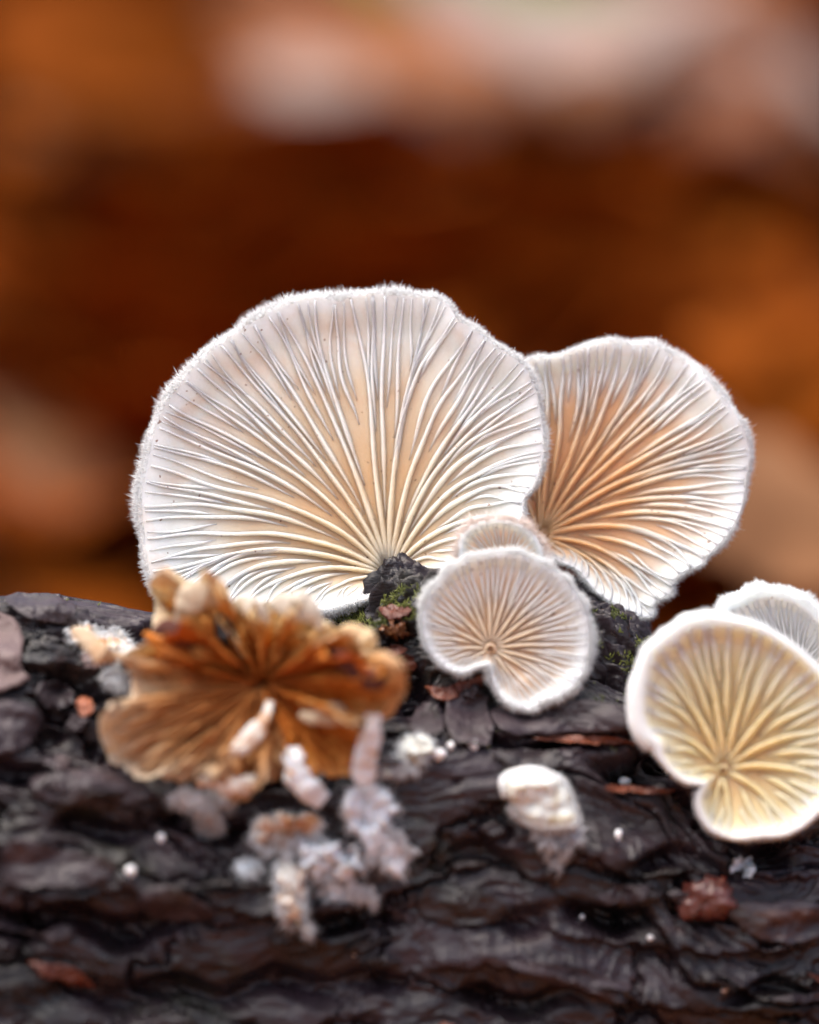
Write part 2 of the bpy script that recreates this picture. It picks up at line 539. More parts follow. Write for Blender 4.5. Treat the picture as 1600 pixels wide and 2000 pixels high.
# a rotten lump of bark under the tall caps
for (pu, pv, pa, pb, pd) in [(800, 1165, 90, 45, .16), (1000, 1150, 150, 50, .03), (1190, 1230, 80, 60, .10)]:
    r = ((U - pu) / pa) ** 2 + ((V - pv) / pb) ** 2
    disp += np.exp(-r) * pd * (1 + 0.5 * fine) * front
disp -= 0.26 * np.exp(-((U - 1010) / 190) ** 2 - ((V - 1370) / 90) ** 2) * front
rough_top = sstep(640, 720, U) * sstep(1300, 1250, U) * sstep(1330, 1230, V) * vis
disp += rough_top * 0.022 * fbm(X * 7, W * 12, 0, 71, 5, 0.7)
disp -= 0.03
bark_pts = base + nrm * disp[..., None]

log_root = thing('fallen_branch', 'wet dark purplish fallen branch with flaking bark carrying all the mushrooms', 'branch', loc=(0, 0.3, 1.3))
n_x, n_t = X.shape
faces = []
vflat = bark_pts.reshape(-1, 3)
fgrid = grid_faces(n_x, n_t)
wrap = np.stack([np.arange(n_x - 1) * n_t + n_t - 1, np.arange(1, n_x) * n_t + n_t - 1, np.arange(1, n_x) * n_t, np.arange(n_x - 1) * n_t], -1)
ctr = np.array([[xs[0] - .1, axis_y(xs[0]), 3.6], [xs[-1] + .1, axis_y(xs[-1]), 3.6]])
k = len(vflat)
cap0 = np.stack([np.arange(n_t), np.full(n_t, k), np.full(n_t, k), (np.arange(n_t) + 1) % n_t], -1)
allv = np.concatenate([vflat, ctr]) - np.array(log_root.location)
bark = new_mesh('bark', allv, np.concatenate([fgrid, wrap]), M_BARK, log_root)
# sawn ends
for s, col in ((0, 0), (1, n_x - 1)):
    ring = vflat[col * n_t:(col + 1) * n_t:6]
    c = ctr[s]
    vv = np.concatenate([ring, [c]]) - np.array(log_root.location)
    m_ = len(ring)
    new_mesh('end_grain', vv, [(i, (i + 1) % m_, m_) for i in range(m_)], M_FLAKE['mauve'], log_root, smooth=False)

# depth of the bark seen at a column and row of the photograph, for laying things on it
PU, PV = col_row(bark_pts)
CELL = 5
gw, gh = 420, 340                              # columns from -250, rows from 1000
dmap = np.full((gh, gw), 9.0)
iu = ((PU + 250) / CELL).astype(int).ravel()
iv = ((PV - 1000) / CELL).astype(int).ravel()
ok = (iu >= 0) & (iu < gw) & (iv >= 0) & (iv < gh)
np.minimum.at(dmap, (iv[ok], iu[ok]), bark_pts[..., 1].ravel()[ok])
for _ in range(6):
    hole = dmap > 8
    pad = np.pad(dmap, 1, mode='edge')
    nb = np.minimum.reduce([pad[:-2, 1:-1], pad[2:, 1:-1], pad[1:-1, :-2], pad[1:-1, 2:]])
    dmap = np.where(hole, nb, dmap)
dsm = dmap.copy()
for _ in range(3):
    pad = np.pad(dsm, 1, mode='edge')
    dsm = (pad[:-2, 1:-1] + pad[2:, 1:-1] + pad[1:-1, :-2] + pad[1:-1, 2:] + 2 * dsm) / 6


def near_map(r):
    m = dmap
    for _ in range(r):
        p_ = np.pad(m, 1, mode='edge')
        m = np.minimum.reduce([p_[:-2, 1:-1], p_[2:, 1:-1], p_[1:-1, :-2], p_[1:-1, 2:], m])
    for _ in range(4):
        p_ = np.pad(m, 1, mode='edge')
        m = (p_[:-2, 1:-1] + p_[2:, 1:-1] + p_[1:-1, :-2] + p_[1:-1, 2:] + 2 * m) / 6
    return m


dnear = near_map(5)                            # the proud points of the bark nearby
dnear2 = near_map(2)


def depth_at(u, v, smooth=True, m=None):
    m = m if m is not None else (dsm if smooth else dmap)
    a = np.clip((np.asarray(u, float) + 250) / CELL - 0.5, 0, gw - 1.001)
    b = np.clip((np.asarray(v, float) - 1000) / CELL - 0.5, 0, gh - 1.001)
    i, j = a.astype(int), b.astype(int)
    fa, fb = a - i, b - j
    r = m[j, i] * (1 - fa) * (1 - fb) + m[j, i + 1] * fa * (1 - fb) + m[j + 1, i] * (1 - fa) * fb + m[j + 1, i + 1] * fa * fb
    return np.where(r > 1.6, 0.3, r)


# ---------------------------------------------------------------- mushrooms
def zoomed(u0, v0, k, pts):
    return [(u0 + k * x, v0 + k * y) for x, y in pts]


for nm, (u_, v_) in dict(small=(960, 1290), smalllow=(1010, 1380), yellow=(1420, 1500), yellowlow=(1400, 1630), wither=(510, 1335), fan=(250, 1450), top=(900, 1150)).items():
    print('bark depth', nm, float(depth_at(u_, v_)))


def bark_limit(u, v, gap):
    d = depth_at(u, v, m=dnear)
    return np.where(np.asarray(v) < np.interp(u, CREST_U, CREST_V) + 6, 9.0, d - gap)


class Fan:
    """flow of gills from the point of attachment A to the margin"""
    def __init__(self, outline, A, axis_deg=90, bend=0.5, k1=0.42, k2=0.33, nt=360, depth=None, normal_mix=0.75):
        self.A = np.asarray(A, float)
        P = catmull(outline, nt)
        area = np.sum(P[:, 0] * np.roll(P[:, 1], -1) - np.roll(P[:, 0], -1) * P[:, 1])
        if area < 0:
            P = P[::-1]
        ax = math.radians(axis_deg)
        ang = np.arctan2(-(P[:, 1] - self.A[1]), P[:, 0] - self.A[0])
        dl = (ang - ax + math.pi) % (2 * math.pi) - math.pi
        s = int(np.argmax(np.abs(dl)))
        P = np.roll(P, -s, axis=0)
        dl = np.roll(dl, -s)
        self.P, self.nt = P, nt
        Q = P.copy()
        for _ in range(14):
            Q = (np.roll(Q, 1, 0) + np.roll(Q, -1, 0) + 2 * Q) / 4
        tg = np.roll(Q, -3, 0) - np.roll(Q, 3, 0)
        nr = np.stack([tg[:, 1], -tg[:, 0]], -1)
        nr /= np.linalg.norm(nr, axis=1, keepdims=True)
        if np.mean(np.sum(nr * (Q - Q.mean(0)), 1)) < 0:
            nr = -nr
        self.N = nr
        L = np.linalg.norm(P - self.A, axis=1, keepdims=True)
        rad = (P - self.A) / (L + 1e-6)
        a0 = ax + dl - bend * np.sin(dl)
        d0 = np.stack([np.cos(a0), -np.sin(a0)], -1)
        de = normal_mix * nr + (1 - normal_mix) * rad
        de /= np.linalg.norm(de, axis=1, keepdims=True)
        self.P1 = self.A + d0 * L * k1
        self.P2 = P - de * L * k2
        self.L = L[:, 0]
        self.depth = depth

    def _at(self, arr, t):
        f = (np.asarray(t, float) % 1.0) * self.nt
        i = np.floor(f).astype(int) % self.nt
        w = (f - np.floor(f))[..., None]
        return arr[i] * (1 - w) + arr[(i + 1) % self.nt] * w

    def at(self, t, s):
        t, s = np.broadcast_arrays(np.asarray(t, float), np.asarray(s, float))
        P, P1, P2 = self._at(self.P, t), self._at(self.P1, t), self._at(self.P2, t)
        s_ = s[..., None]
        return self.A * (1 - s_) ** 3 + 3 * P1 * s_ * (1 - s_) ** 2 + 3 * P2 * s_ ** 2 * (1 - s_) + P * s_ ** 3

    def pos(self, t, s, lift=0.0):
        """world point; lift in photograph pixels towards the viewer"""
        c = self.at(t, s)
        d = self.depth(c[..., 0], c[..., 1], np.broadcast_to(s, c.shape[:-1]), np.broadcast_to(t, c.shape[:-1])) - np.asarray(lift) / PPC
        return world_of(c[..., 0], c[..., 1], d)


def make_mushroom(label, outline, A, depth, mat, fuzz_mat, n_gills, gill_h, gill_w, rim_r, rim_out, thick,
                  axis=90, bend=0.5, k1=0.42, k2=0.33, hairs=4000, hair_len=18, hair_w=1.1, lean=(-.25, -.3), s_end=0.997,
                  levels=(0, 3, 2, 3, 1, 3, 2, 3), seed=1, wav=1.0, starts=(0.03, 0.22, 0.44, 0.64), name='gilled_mushroom', normal_mix=0.75, stub=14, rim_out_fn=None, gill_tone=0.56):
    R = np.random.default_rng(seed)
    fan = Fan(outline, A, axis, bend, k1, k2, 360, depth, normal_mix)
    org = world_of(A[0], A[1], depth(np.array(A[0]), np.array(A[1]), np.array(0.), np.array(0.)))
    root = thing(name, label, 'mushroom', loc=org)
    # cap: gill face, rolled margin, domed upper side
    nt, ns, nr, nb = 360, 54, 9, 26
    t = np.arange(nt) / nt
    s = np.concatenate([[0.004, 0.012], np.linspace(0.03, 1, ns - 2)])
    T, S = np.meshgrid(t, s, indexing='ij')
    face = fan.pos(T, S)
    ro = (rim_out_fn(fan.P) if rim_out_fn else np.ones(nt)) * rim_out
    wob = 1 + 0.07 * vnoise(t * 60, 0 * t, 0, seed) + 0.16 * vnoise(t * 17, 0 * t, 0, seed + 3)
    phi = np.linspace(0, math.pi, nr + 2)[1:-1]
    dep1 = depth(fan.P[:, 0], fan.P[:, 1], np.ones(nt), t)
    rim = []
    for p in phi:
        q_ = fan.P + fan.N * (ro * wob * math.sin(p))[:, None]
        rim.append(world_of(q_[:, 0], q_[:, 1], dep1 - 0.35 * rim_r / PPC * math.sin(p * 1.0) * (p < 1.6) + rim_r / PPC * (1 - math.cos(p))))
    rim = np.stack(rim, 1)
    sb = np.concatenate([np.linspace(0.995, 0.03, nb - 1), [0.004]])
    Tb, Sb = np.meshgrid(t, sb, indexing='ij')
    c = fan.at(Tb, Sb)
    db = depth(c[..., 0], c[..., 1], Sb, Tb) + (2 * rim_r / PPC) + thick * np.sqrt(np.clip(1 - Sb ** 2, 0, 1)) * (1 + 0.1 * vnoise(c[..., 0] / 60, c[..., 1] / 60, 0, seed))
    back = world_of(c[..., 0], c[..., 1], db)
    allp = np.concatenate([face, rim, back], 1) - org
    rad = np.concatenate([S, np.full((nt, nr), 1.3), np.full((nt, nb), 1.3)], 1)
    m_ = allp.shape[1]
    cap = new_mesh('cap', allp.reshape(-1, 3), grid_faces(nt, m_, True), mat, root, attrs={'rad': rad.ravel()}, fix=True)
    # gills
    gmat = GILL[mat]
    nl = len(levels)
    # spread along the margin, so gills are evenly spaced where they end
    for i in range(n_gills):
        lv = levels[i % nl]
        tt = (i + R.uniform(-.28, .28)) / n_gills
        st = starts[lv]
        st = st + (R.uniform(-.07, .09) if lv else R.uniform(0, 0.02))
        # where the margin runs close to the attachment the gills are short
        Li = float(fan._at(fan.L[:, None], np.array(tt))[0])
        if Li < 26:
            continue
        if lv and Li < 90:
            st = max(st, 0.35)
        m = 30 if lv < 2 else 20
        ss = np.linspace(st, s_end, m)
        dt_ = wav * (0.0030 * np.sin(ss * R.uniform(4, 8) + R.uniform(0, 6)) * (0.3 + ss) + 0.0011 * np.sin(ss * R.uniform(12, 20) + R.uniform(0, 6)))
        c = fan.at(tt + dt_, ss)
        tg = np.gradient(c, axis=0)
        tg /= np.linalg.norm(tg, axis=1, keepdims=True) + 1e-9
        pr = np.stack([-tg[:, 1], tg[:, 0]], -1)
        x = (ss - st) / (s_end - st)
        size = min(1.0, Li / 330) ** 0.5
        h = gill_h * size * (0.62 if lv == 3 else 0.85 if lv == 2 else 1) * (sstep(-.02, 0.22 if lv == 0 else 0.4, x) * .92 + .08) * (1 - 0.78 * x ** 1.3)
        w = gill_w * size * (0.62 if lv == 3 else 0.8 if lv == 2 else 1) * (1.1 - 0.55 * x) * (0.25 + .75 * sstep(-.02, .3, x)) if lv else gill_w * size * (1.15 - 0.6 * x) * np.minimum(1, x / .05 + .4)
        w = w * (1 + 0.12 * vnoise(ss * 30, 0 * ss + i, 0, seed))
        h = h * (1 + 0.10 * vnoise(ss * 22, 0 * ss + i, 5, seed))
        d = depth(c[:, 0], c[:, 1], ss, np.full(m, tt)) 
        ln = np.array(lean) + R.normal(0, .07, 2)
        rows = []
        for (a, hh) in ((-1.5, -.15), (-.62, .35), (-.5, .84), (0, 1.0), (.5, .84), (.62, .35), (1.5, -.15)):
            q_ = c + pr * (a * w)[:, None] * 0.5 + ln[None, :] * (np.maximum(hh, 0) * h)[:, None]
            rows.append(world_of(q_[:, 0], q_[:, 1], d - hh * h / PPC + (0.01 if hh < 0 else 0)))
        v_ = np.stack(rows, 1) - org
        new_mesh('gill', v_.reshape(-1, 3), tube_faces(m, 7), gmat, root, fix=True, attrs={'rad': np.repeat(np.clip(ss * (1.06 - gill_tone) + gill_tone, 0, 0.99), 7)})
    # velvet of hairs round the margin and on the upper side
    n = hairs
    th_ = R.uniform(0, 1, n)
    ph = R.uniform(0.25, 2.9, n)
    Pm = fan._at(fan.P, th_)
    Nm = fan._at(fan.N, th_)
    rr = np.interp(th_, t, ro * wob, period=1)
    d1 = depth(Pm[:, 0], Pm[:, 1], np.ones(n), th_)
    root2 = Pm + Nm * (rr * np.sin(ph) * 0.93)[:, None]
    rd = d1 + rim_r / PPC * (1 - np.cos(ph))
    Tm = np.stack([-Nm[:, 1], Nm[:, 0]], -1)
    clump = 0.30 * vnoise(th_ * 90, ph * 2, 0, seed + 5)
    dir2 = Nm * (np.sin(ph) * 0.9 + 0.25)[:, None] + Tm * (R.normal(0, .35, n) + clump)[:, None]
    dird = -np.cos(ph) * 0.9 + R.normal(0, .3, n)
    nn_ = np.sqrt((dir2 ** 2).sum(1) + dird ** 2)
    dir2 /= nn_[:, None]
    dird /= nn_
    ln_ = hair_len * R.uniform(0.45, 1.1, n) * (0.8 + 0.35 * vnoise(th_ * 40, 0 * th_, 2, seed + 9))
    add_hairs(cap, fuzz_mat, root2, rd, dir2, dird, ln_, hair_w, R, org)
    # the stub by which it grips the bark
    if stub:
        du = depth(np.array(A[0]), np.array(A[1]), np.array(0.), np.array(0.))
        ang_ = np.linspace(0, 2 * math.pi, 20, endpoint=False)
        rows_ = []
        for f_, w_ in ((-.03, stub * .5), (0.0, stub * .9), (.12, stub), (.35, stub * 1.15), (.62, stub * 1.5)):
            wv = w_ * (1 + .12 * vnoise(np.cos(ang_) * 1.5, np.sin(ang_) * 1.5, f_ * 4, seed))
            rows_.append(world_of(A[0] + wv * np.cos(ang_), A[1] + wv * np.sin(ang_) + 25 * f_, du + f_))
        new_mesh('stem', (np.stack(rows_, 1) - org).reshape(-1, 3), grid_faces(20, 5, True), mat, root, fix=True, attrs={'rad': np.full(100, .55)})
    return root, fan


def add_hairs(parent, mat, r2, rd, d2, dd, ln, w, R, org, name='fuzz'):
    n = len(ln)
    curl = R.normal(0, .22, (n, 3))
    ctr_ = []
    for f in (0, .5, 1.0):
        p2 = r2 + d2 * (ln * f)[:, None] + curl[:, :2] * (ln * f * f)[:, None]
        dp = rd + (dd * ln * f + curl[:, 2] * ln * f * f) / PPC
        ctr_.append((p2, dp))
    vs = []
    ang0 = R.uniform(0, 6.28, n)
    side = np.stack([-d2[:, 1], d2[:, 0]], -1)
    side /= np.linalg.norm(side, axis=1, keepdims=True) + 1e-6
    for (p2, dp), wf in zip(ctr_[:2], (1.0, .75)):
        for k_ in range(3):
            a = ang0 + k_ * 2.094
            q_ = p2 + side * (np.cos(a) * w * wf)[:, None]
            vs.append(world_of(q_[:, 0], q_[:, 1], dp + np.sin(a) * w * wf / PPC))
    vs.append(world_of(ctr_[2][0][:, 0], ctr_[2][0][:, 1], ctr_[2][1]))
    v_ = np.stack(vs, 1) - org
    base_ = np.arange(n)[:, None, None] * 7
    tris = []
    for k_ in range(3):
        k2 = (k_ + 1) % 3
        tris += [(k_, k2, 3 + k2), (k_, 3 + k2, 3 + k_), (3 + k_, 3 + k2, 6)]
    f = (base_ + np.array(tris)[None]).reshape(-1, 3)
    o = new_mesh(name, v_.reshape(-1, 3), f, mat, parent)
    o['kind'] = 'stuff'
    return o


def plane_depth(A, d0, tilt_u, tilt_v, dish, curl=0.0, power=1.7, wave=0.0, wk=3, wp=0.0, gap=None, rest=None):
    """depth of a gill face: a tilted plane (cm per 100 px), hollowed towards the attachment, wavy at the margin"""
    def f(u, v, s, t):
        d = d0 + tilt_u * (u - A[0]) / 100 + tilt_v * (A[1] - v) / 100 + dish * (1 - s ** power) - curl * sstep(0.86, 1.0, s) + wave * s ** 3 * np.sin(2 * math.pi * wk * t + wp)
        if gap is not None:                     # never sunk into the bark it rests on
            lim = bark_limit(u, v, gap)
            w = rest(u) if rest else 1.0
            k = 0.06
            soft = -k * np.logaddexp(-d / k, -np.minimum(lim, 5) / k)
            d = d * (1 - w) + soft * w
        return d
    return f


# 1: the tall pale cap
A1 = (762, 1126)
o1 = zoomed(230, 530, .54375, [(130, 1100), (105, 960), (95, 800), (118, 690), (135, 600), (172, 500), (240, 400), (340, 295), (450, 218), (560, 152), (650, 114), (720, 103), (790, 116), (860, 94),
     (960, 90), (1060, 97), (1130, 99), (1180, 124), (1220, 180), (1280, 214), (1340, 262), (1400, 302), (1455, 345), (1495, 420), (1512, 500), (1522, 580), (1518, 680), (1490, 765), (1452, 815), (1440, 890),
     (1340, 990), (1230, 1060), (1120, 1110), (1000, 1150), (930, 1160), (850, 1182), (730, 1212), (550, 1226), (400, 1216), (250, 1185), (165, 1150)])
make_mushroom('tallest mushroom, a broad pale fan-shaped cap with fuzzy white rim behind the withered orange one', o1, A1,
              plane_depth(A1, 0.0, 0.0, 0.04, 0.14, 0.05, wave=0.025, wk=4, gap=.05, rest=lambda u: sstep(720, 640, u)), M_BIG, M_FUZZ, 128, 16, 12, 7, 8, 0.06,
              axis=100, bend=0.52, hairs=17000, hair_len=19, hair_w=0.62, seed=11,
              rim_out_fn=lambda P: 0.75 + 0.9 * sstep(900, 400, P[:, 0] + 0.25 * (P[:, 1] - 800)))

# 2: the tan cap behind it
A2 = (1052, 1050)
o2 = zoomed(780, 630, .45, [(570, 170), (640, 155), (720, 140), (800, 116), (860, 98), (930, 96), (1000, 106), (1060, 102), (1120, 112), (1170, 146), (1230, 172), (1285, 208), (1335, 265), (1395, 335), (1445, 405),
     (1483, 465), (1507, 540), (1510, 610), (1497, 680), (1490, 760), (1470, 830), (1432, 900), (1395, 950), (1335, 1008), (1312, 1045), (1240, 1075), (1186, 1122), (1180, 1168), (1120, 1200), (1098, 1222), (1102, 1256),
     (1076, 1275), (1000, 1255), (930, 1215), (862, 1170), (815, 1118), (775, 1070), (690, 1030), (600, 985), (520, 900), (480, 760), (470, 560), (485, 360), (520, 220)])
make_mushroom('tan gilled mushroom with ragged lower lip, tucked behind the tallest pale cap', o2, A2,
              plane_depth(A2, 0.30, -0.012, 0.03, 0.12, 0.04, wave=0.03, wk=5, wp=1.0, gap=.04, rest=lambda u: sstep(1110, 1160, u)), M_TAN, M_FUZZ, 100, 16, 12, 7, 7, 0.06,
              axis=62, bend=0.45, hairs=11000, hair_len=15, hair_w=0.62, seed=23, lean=(-.2, -.25), gill_tone=0.42,
              rim_out_fn=lambda P: 0.35 + 1.1 * sstep(980, 800, P[:, 1]) * sstep(1080, 1200, P[:, 0]))

# 3: the small round cap in front
A3 = (958, 1268)
o3 = zoomed(780, 630, .45, [(108, 1280), (122, 1205), (165, 1138), (222, 1076), (290, 1036), (375, 1014), (470, 1008), (555, 1023), (628, 1060), (700, 1108), (755, 1172), (800, 1255), (818, 1340), (813, 1432), (790, 1515),
     (745, 1578), (685, 1618), (615, 1640), (575, 1672), (505, 1660), (448, 1618), (412, 1550), (396, 1490), (380, 1478), (335, 1488), (272, 1510), (212, 1496), (152, 1442), (115, 1362)])
make_mushroom('small round kidney-shaped mushroom with peach gills and notched edge below the two large caps', o3, A3,
              plane_depth(A3, float(depth_at(1000, 1360, m=dnear)) - .05, 0.0, 0.0, 0.05, 0.03, gap=.03), M_SMALL, M_FUZZ, 64, 15, 10, 8, 5, 0.06,
              axis=80, bend=0.18, k1=0.36, k2=0.36, hairs=9000, hair_len=20, hair_w=0.65, seed=31, levels=(0, 2, 1, 2), starts=(0.06, 0.2, 0.42, .6), lean=(0, -.1), wav=0.6, normal_mix=0.4)

# 4: the tiny one half hidden behind it
A4 = (984, 1112)
o4 = zoomed(780, 630, .45, [(268, 1010), (275, 940), (315, 895), (370, 872), (440, 864), (510, 880), (570, 918), (605, 970), (622, 1030), (610, 1090), (570, 1140), (500, 1165), (440, 1150), (390, 1165), (320, 1140), (280, 1080)])
make_mushroom('tiny bristly mushroom peeping up behind the small round kidney-shaped one', o4, A4,
              plane_depth(A4, float(depth_at(A4[0], 1160, m=dnear)) - .06, 0, -0.01, 0.05, 0.02), M_SMALL, M_FUZZ_TAN, 40, 11, 7, 7, 6, 0.06,
              axis=90, bend=0.15, k1=0.36, k2=0.36, hairs=2200, hair_len=27, hair_w=0.65, seed=41, levels=(0, 1), starts=(0.1, 0.4, .5, .6), lean=(0, 0), wav=0.5, normal_mix=0.3)

# 5: the yellow one at the edge of the picture
A5 = (1412, 1506)
o5 = zoomed(1180, 1100, .29, [(590, 420), (440, 520), (330, 620), (270, 780), (258, 960), (285, 1110), (380, 1205), (400, 1300), (470, 1390), (550, 1450), (625, 1465), (690, 1490), (650, 1590), (665, 1690), (720, 1770), (800, 1815), (900, 1840),
     (1050, 1825), (1200, 1815), (1320, 1765), (1410, 1690), (1500, 1600), (1590, 1450), (1630, 1250), (1610, 1050), (1540, 880), (1440, 740), (1320, 620), (1200, 525), (1100, 465), (980, 425), (800, 405)])
make_mushroom('yellowish mushroom with thick rolled white rim and a deep notch, low on the bark', o5, A5,
              plane_depth(A5, -0.88, 0.012, 0.0, 0.12, 0.07, gap=.05), M_YELLOW, M_FUZZ, 42, 20, 20, 20, 25, 0.10,
              axis=70, bend=0.35, hairs=9000, hair_len=9, hair_w=0.9, seed=53, gill_tone=0.40, levels=(0, 2, 1, 2), starts=(0.05, 0.26, 0.46, .6), lean=(-.1, -.25), s_end=0.975, normal_mix=0.5,
              rim_out_fn=lambda P: 0.36 + 0.72 * sstep(1480, 1330, P[:, 0] + 0.35 * (P[:, 1] - 1300)) * sstep(1490, 1440, P[:, 1]))

# 6: the pale one behind it
A6 = (1560, 1330)
o6 = zoomed(1180, 1100, .29, [(830, 330), (900, 285), (980, 245), (1100, 222), (1250, 245), (1360, 308), (1470, 420), (1560, 560), (1610, 720), (1600, 880), (1500, 960), (1350, 940), (1200, 900), (1050, 800), (930, 650), (840, 480)])
make_mushroom('greyish white mushroom with snowy rim standing behind the yellowish one', o6, A6,
              plane_depth(A6, -0.35, 0.0, 0.0, 0.10, 0.05, gap=.05), M_GREYGILL, M_FUZZ, 56, 14, 8, 18, 22, 0.14,
              axis=110, bend=0.3, hairs=7000, hair_len=13, hair_w=0.9, seed=61, levels=(0, 2, 1, 2), starts=(0.05, 0.26, 0.46, .6), lean=(0, -.2), s_end=0.975, normal_mix=0.5)


# ---------------------------------------------------------------- the withered orange mushroom
A7 = zoomed(130, 1080, .45, [(850, 565)])[0]
WD = -1.15
wroot_p = world_of(A7[0], A7[1], WD + 0.2)
withered = thing('withered_mushroom', 'crumpled withered orange mushroom with torn curling lobes, left of the small round cap', 'mushroom', loc=wroot_p)


def lobe(arc, lean_d, ruffle, freq, mat, n_ribs=0, seed=1, A=A7, d0=WD, bulge=0.0, rib_h=16, rib_w=6, bendk=0.0, name='lobe', parent=withered, org=wroot_p, thick=0.014, twist=0.0, jag=15, rmax=1.0):
    R = np.random.default_rng(seed)
    gill_mat = GILL[mat]
    Z = zoomed(130, 1080, .45, arc)
    nt, ns = 110, 34
    P = catmull(Z, nt, closed=False)
    A = np.asarray(A)
    t = np.linspace(0, 1, nt)
    nn = np.stack([vnoise(t * 10, 0 * t, 0, seed), vnoise(t * 10, 0 * t, 3, seed)], -1) * jag + np.stack([vnoise(t * 40, 0 * t, 7, seed), vnoise(t * 40, 0 * t, 9, seed)], -1) * jag * .30
    P = P + nn
    s = np.linspace(0.0, 1, ns)
    T, S = np.meshgrid(t, s, indexing='ij')

    def surf(T, S):
        Pt = np.stack([np.interp(T, t, P[:, i]) for i in range(2)], -1)
        rad = Pt - A
        pr = np.stack([-rad[..., 1], rad[..., 0]], -1)
        c = A + rad * S[..., None] + pr * (bendk * (S * (1 - S)))[..., None]
        d = d0 + 0.18 * (1 - S) ** 2 + lean_d * S ** 1.4 - bulge * np.sin(math.pi * S) * np.sin(math.pi * T)
        d = d + ruffle * S ** 1.5 * np.sin(2 * math.pi * freq * T + 1.7 * seed + 1.3 * S) + 1.1 * ruffle * S * fbm(T * freq * 2.2, S * 2.6, seed, seed, 4, .6)
        d = d + twist * (T - 0.5) * S - 0.05 * S * (1 - 2 * np.abs(fbm(T * 7.0, S * 1.6, seed + 4, seed + 4, 3)))
        d = -0.05 * np.logaddexp(-d / 0.05, -np.minimum(bark_limit(c[..., 0], c[..., 1], .05), 5) / 0.05)
        return c, d
    c, d = surf(T, S)
    fr_ = world_of(c[..., 0], c[..., 1], d)
    bk = world_of(c[..., 0], c[..., 1], d + thick * (1.15 - 0.8 * S))
    v_ = np.concatenate([fr_.reshape(-1, 3), bk.reshape(-1, 3)]) - org
    f1 = grid_faces(nt, ns)
    n0 = nt * ns
    f2 = f1[:, ::-1] + n0
    idx = np.arange(n0).reshape(nt, ns)
    border = np.concatenate([idx[:, -1], idx[-1, ::-1][1:], idx[0, :][1:]]) if False else None
    edges = [(idx[:-1, -1], idx[1:, -1]), (idx[0, :-1], idx[0, 1:]), (idx[-1, 1:], idx[-1, :-1])]
    fe = np.concatenate([np.stack([a, b, b + n0, a + n0], -1) for a, b in edges])
    o = new_mesh(name, v_, np.concatenate([f1, f2, fe]), mat, parent, attrs={'rad': np.tile((S * rmax).ravel(), 2)})
    for i in range(n_ribs):
        tt = (i + 0.5 + R.uniform(-.3, .3)) / n_ribs
        s0, s1 = (0.05 if i % 2 == 0 else R.uniform(.3, .5)), R.uniform(.84, .95)
        m = 22
        ss = np.linspace(s0, s1, m)
        tw = tt + 0.012 * np.sin(ss * 7 + i)
        c, d = surf(tw, ss)
        tg = np.gradient(c, axis=0)
        tg /= np.linalg.norm(tg, axis=1, keepdims=True) + 1e-9
        pr = np.stack([-tg[:, 1], tg[:, 0]], -1)
        x = (ss - s0) / (s1 - s0)
        h = rib_h * np.minimum(1, x / .1 + .1) * (1 - .7 * x)
        w = rib_w * (1.1 - .6 * x)
        rows = [world_of(*(c + pr * (a * w)[:, None]).T, d - hh * h / PPC) for a, hh in ((-.8, -.2), (-.4, .8), (0, 1), (.4, .8), (.8, -.2))]
        new_mesh('gill', (np.stack(rows, 1) - org).reshape(-1, 3), tube_faces(m, 5), gill_mat, o, fix=True, attrs={'rad': np.repeat(ss * 0.7 * rmax + .12, 5)})
    return o


lobe([(205, 470), (240, 430), (300, 400), (345, 330), (372, 245), (365, 150), (400, 95), (450, 90), (490, 135), (560, 150), (588, 85), (640, 110), (700, 175), (712, 250), (690, 300)], 0.22, 0.20, 3.6, M_GOLD, 7, 3, bulge=0.05)
lobe([(735, 380), (722, 300), (728, 225), (790, 235), (850, 245), (895, 215), (1000, 222), (1085, 262), (1125, 300), (1200, 320), (1300, 350), (1330, 400), (1260, 450)], 0.16, 0.20, 4.6, M_GOLD, 8, 5)
lobe([(1120, 400), (1230, 370), (1340, 420), (1420, 455), (1490, 520), (1465, 600), (1440, 710), (1340, 720), (1200, 700), (1050, 690)], -0.26, 0.15, 2.6, M_BROWN, 6, 9, bulge=0.05)
lobe([(1060, 470), (1150, 430), (1290, 470), (1370, 520), (1330, 560), (1220, 540), (1120, 520)], -0.38, 0.06, 1.2, M_BROWN, 0, 12, rmax=.55)
lobe([(215, 450), (240, 520), (250, 600), (190, 650), (150, 735), (158, 830), (215, 920), (320, 975), (430, 1000), (520, 985), (600, 930)], -0.02, 0.09, 2.4, M_FAN, 22, 14, bulge=0.04, rib_h=20)
lobe([(430, 985), (540, 985), (640, 1000), (720, 1055), (790, 1060), (850, 1000), (930, 980), (980, 900)], -0.10, 0.15, 2.8, M_FAN, 8, 17, rmax=.9)
lobe([(960, 860), (1010, 960), (1100, 985), (1200, 975), (1270, 950), (1320, 880), (1300, 780), (1370, 720)], -0.06, 0.12, 1.8, M_BROWN, 6, 19, rmax=.8)
lobe([(590, 500), (480, 470), (370, 420), (330, 380), (420, 330), (520, 320), (610, 360)], -0.12, 0.10, 2.0, M_BROWN, 4, 22, rmax=.45)


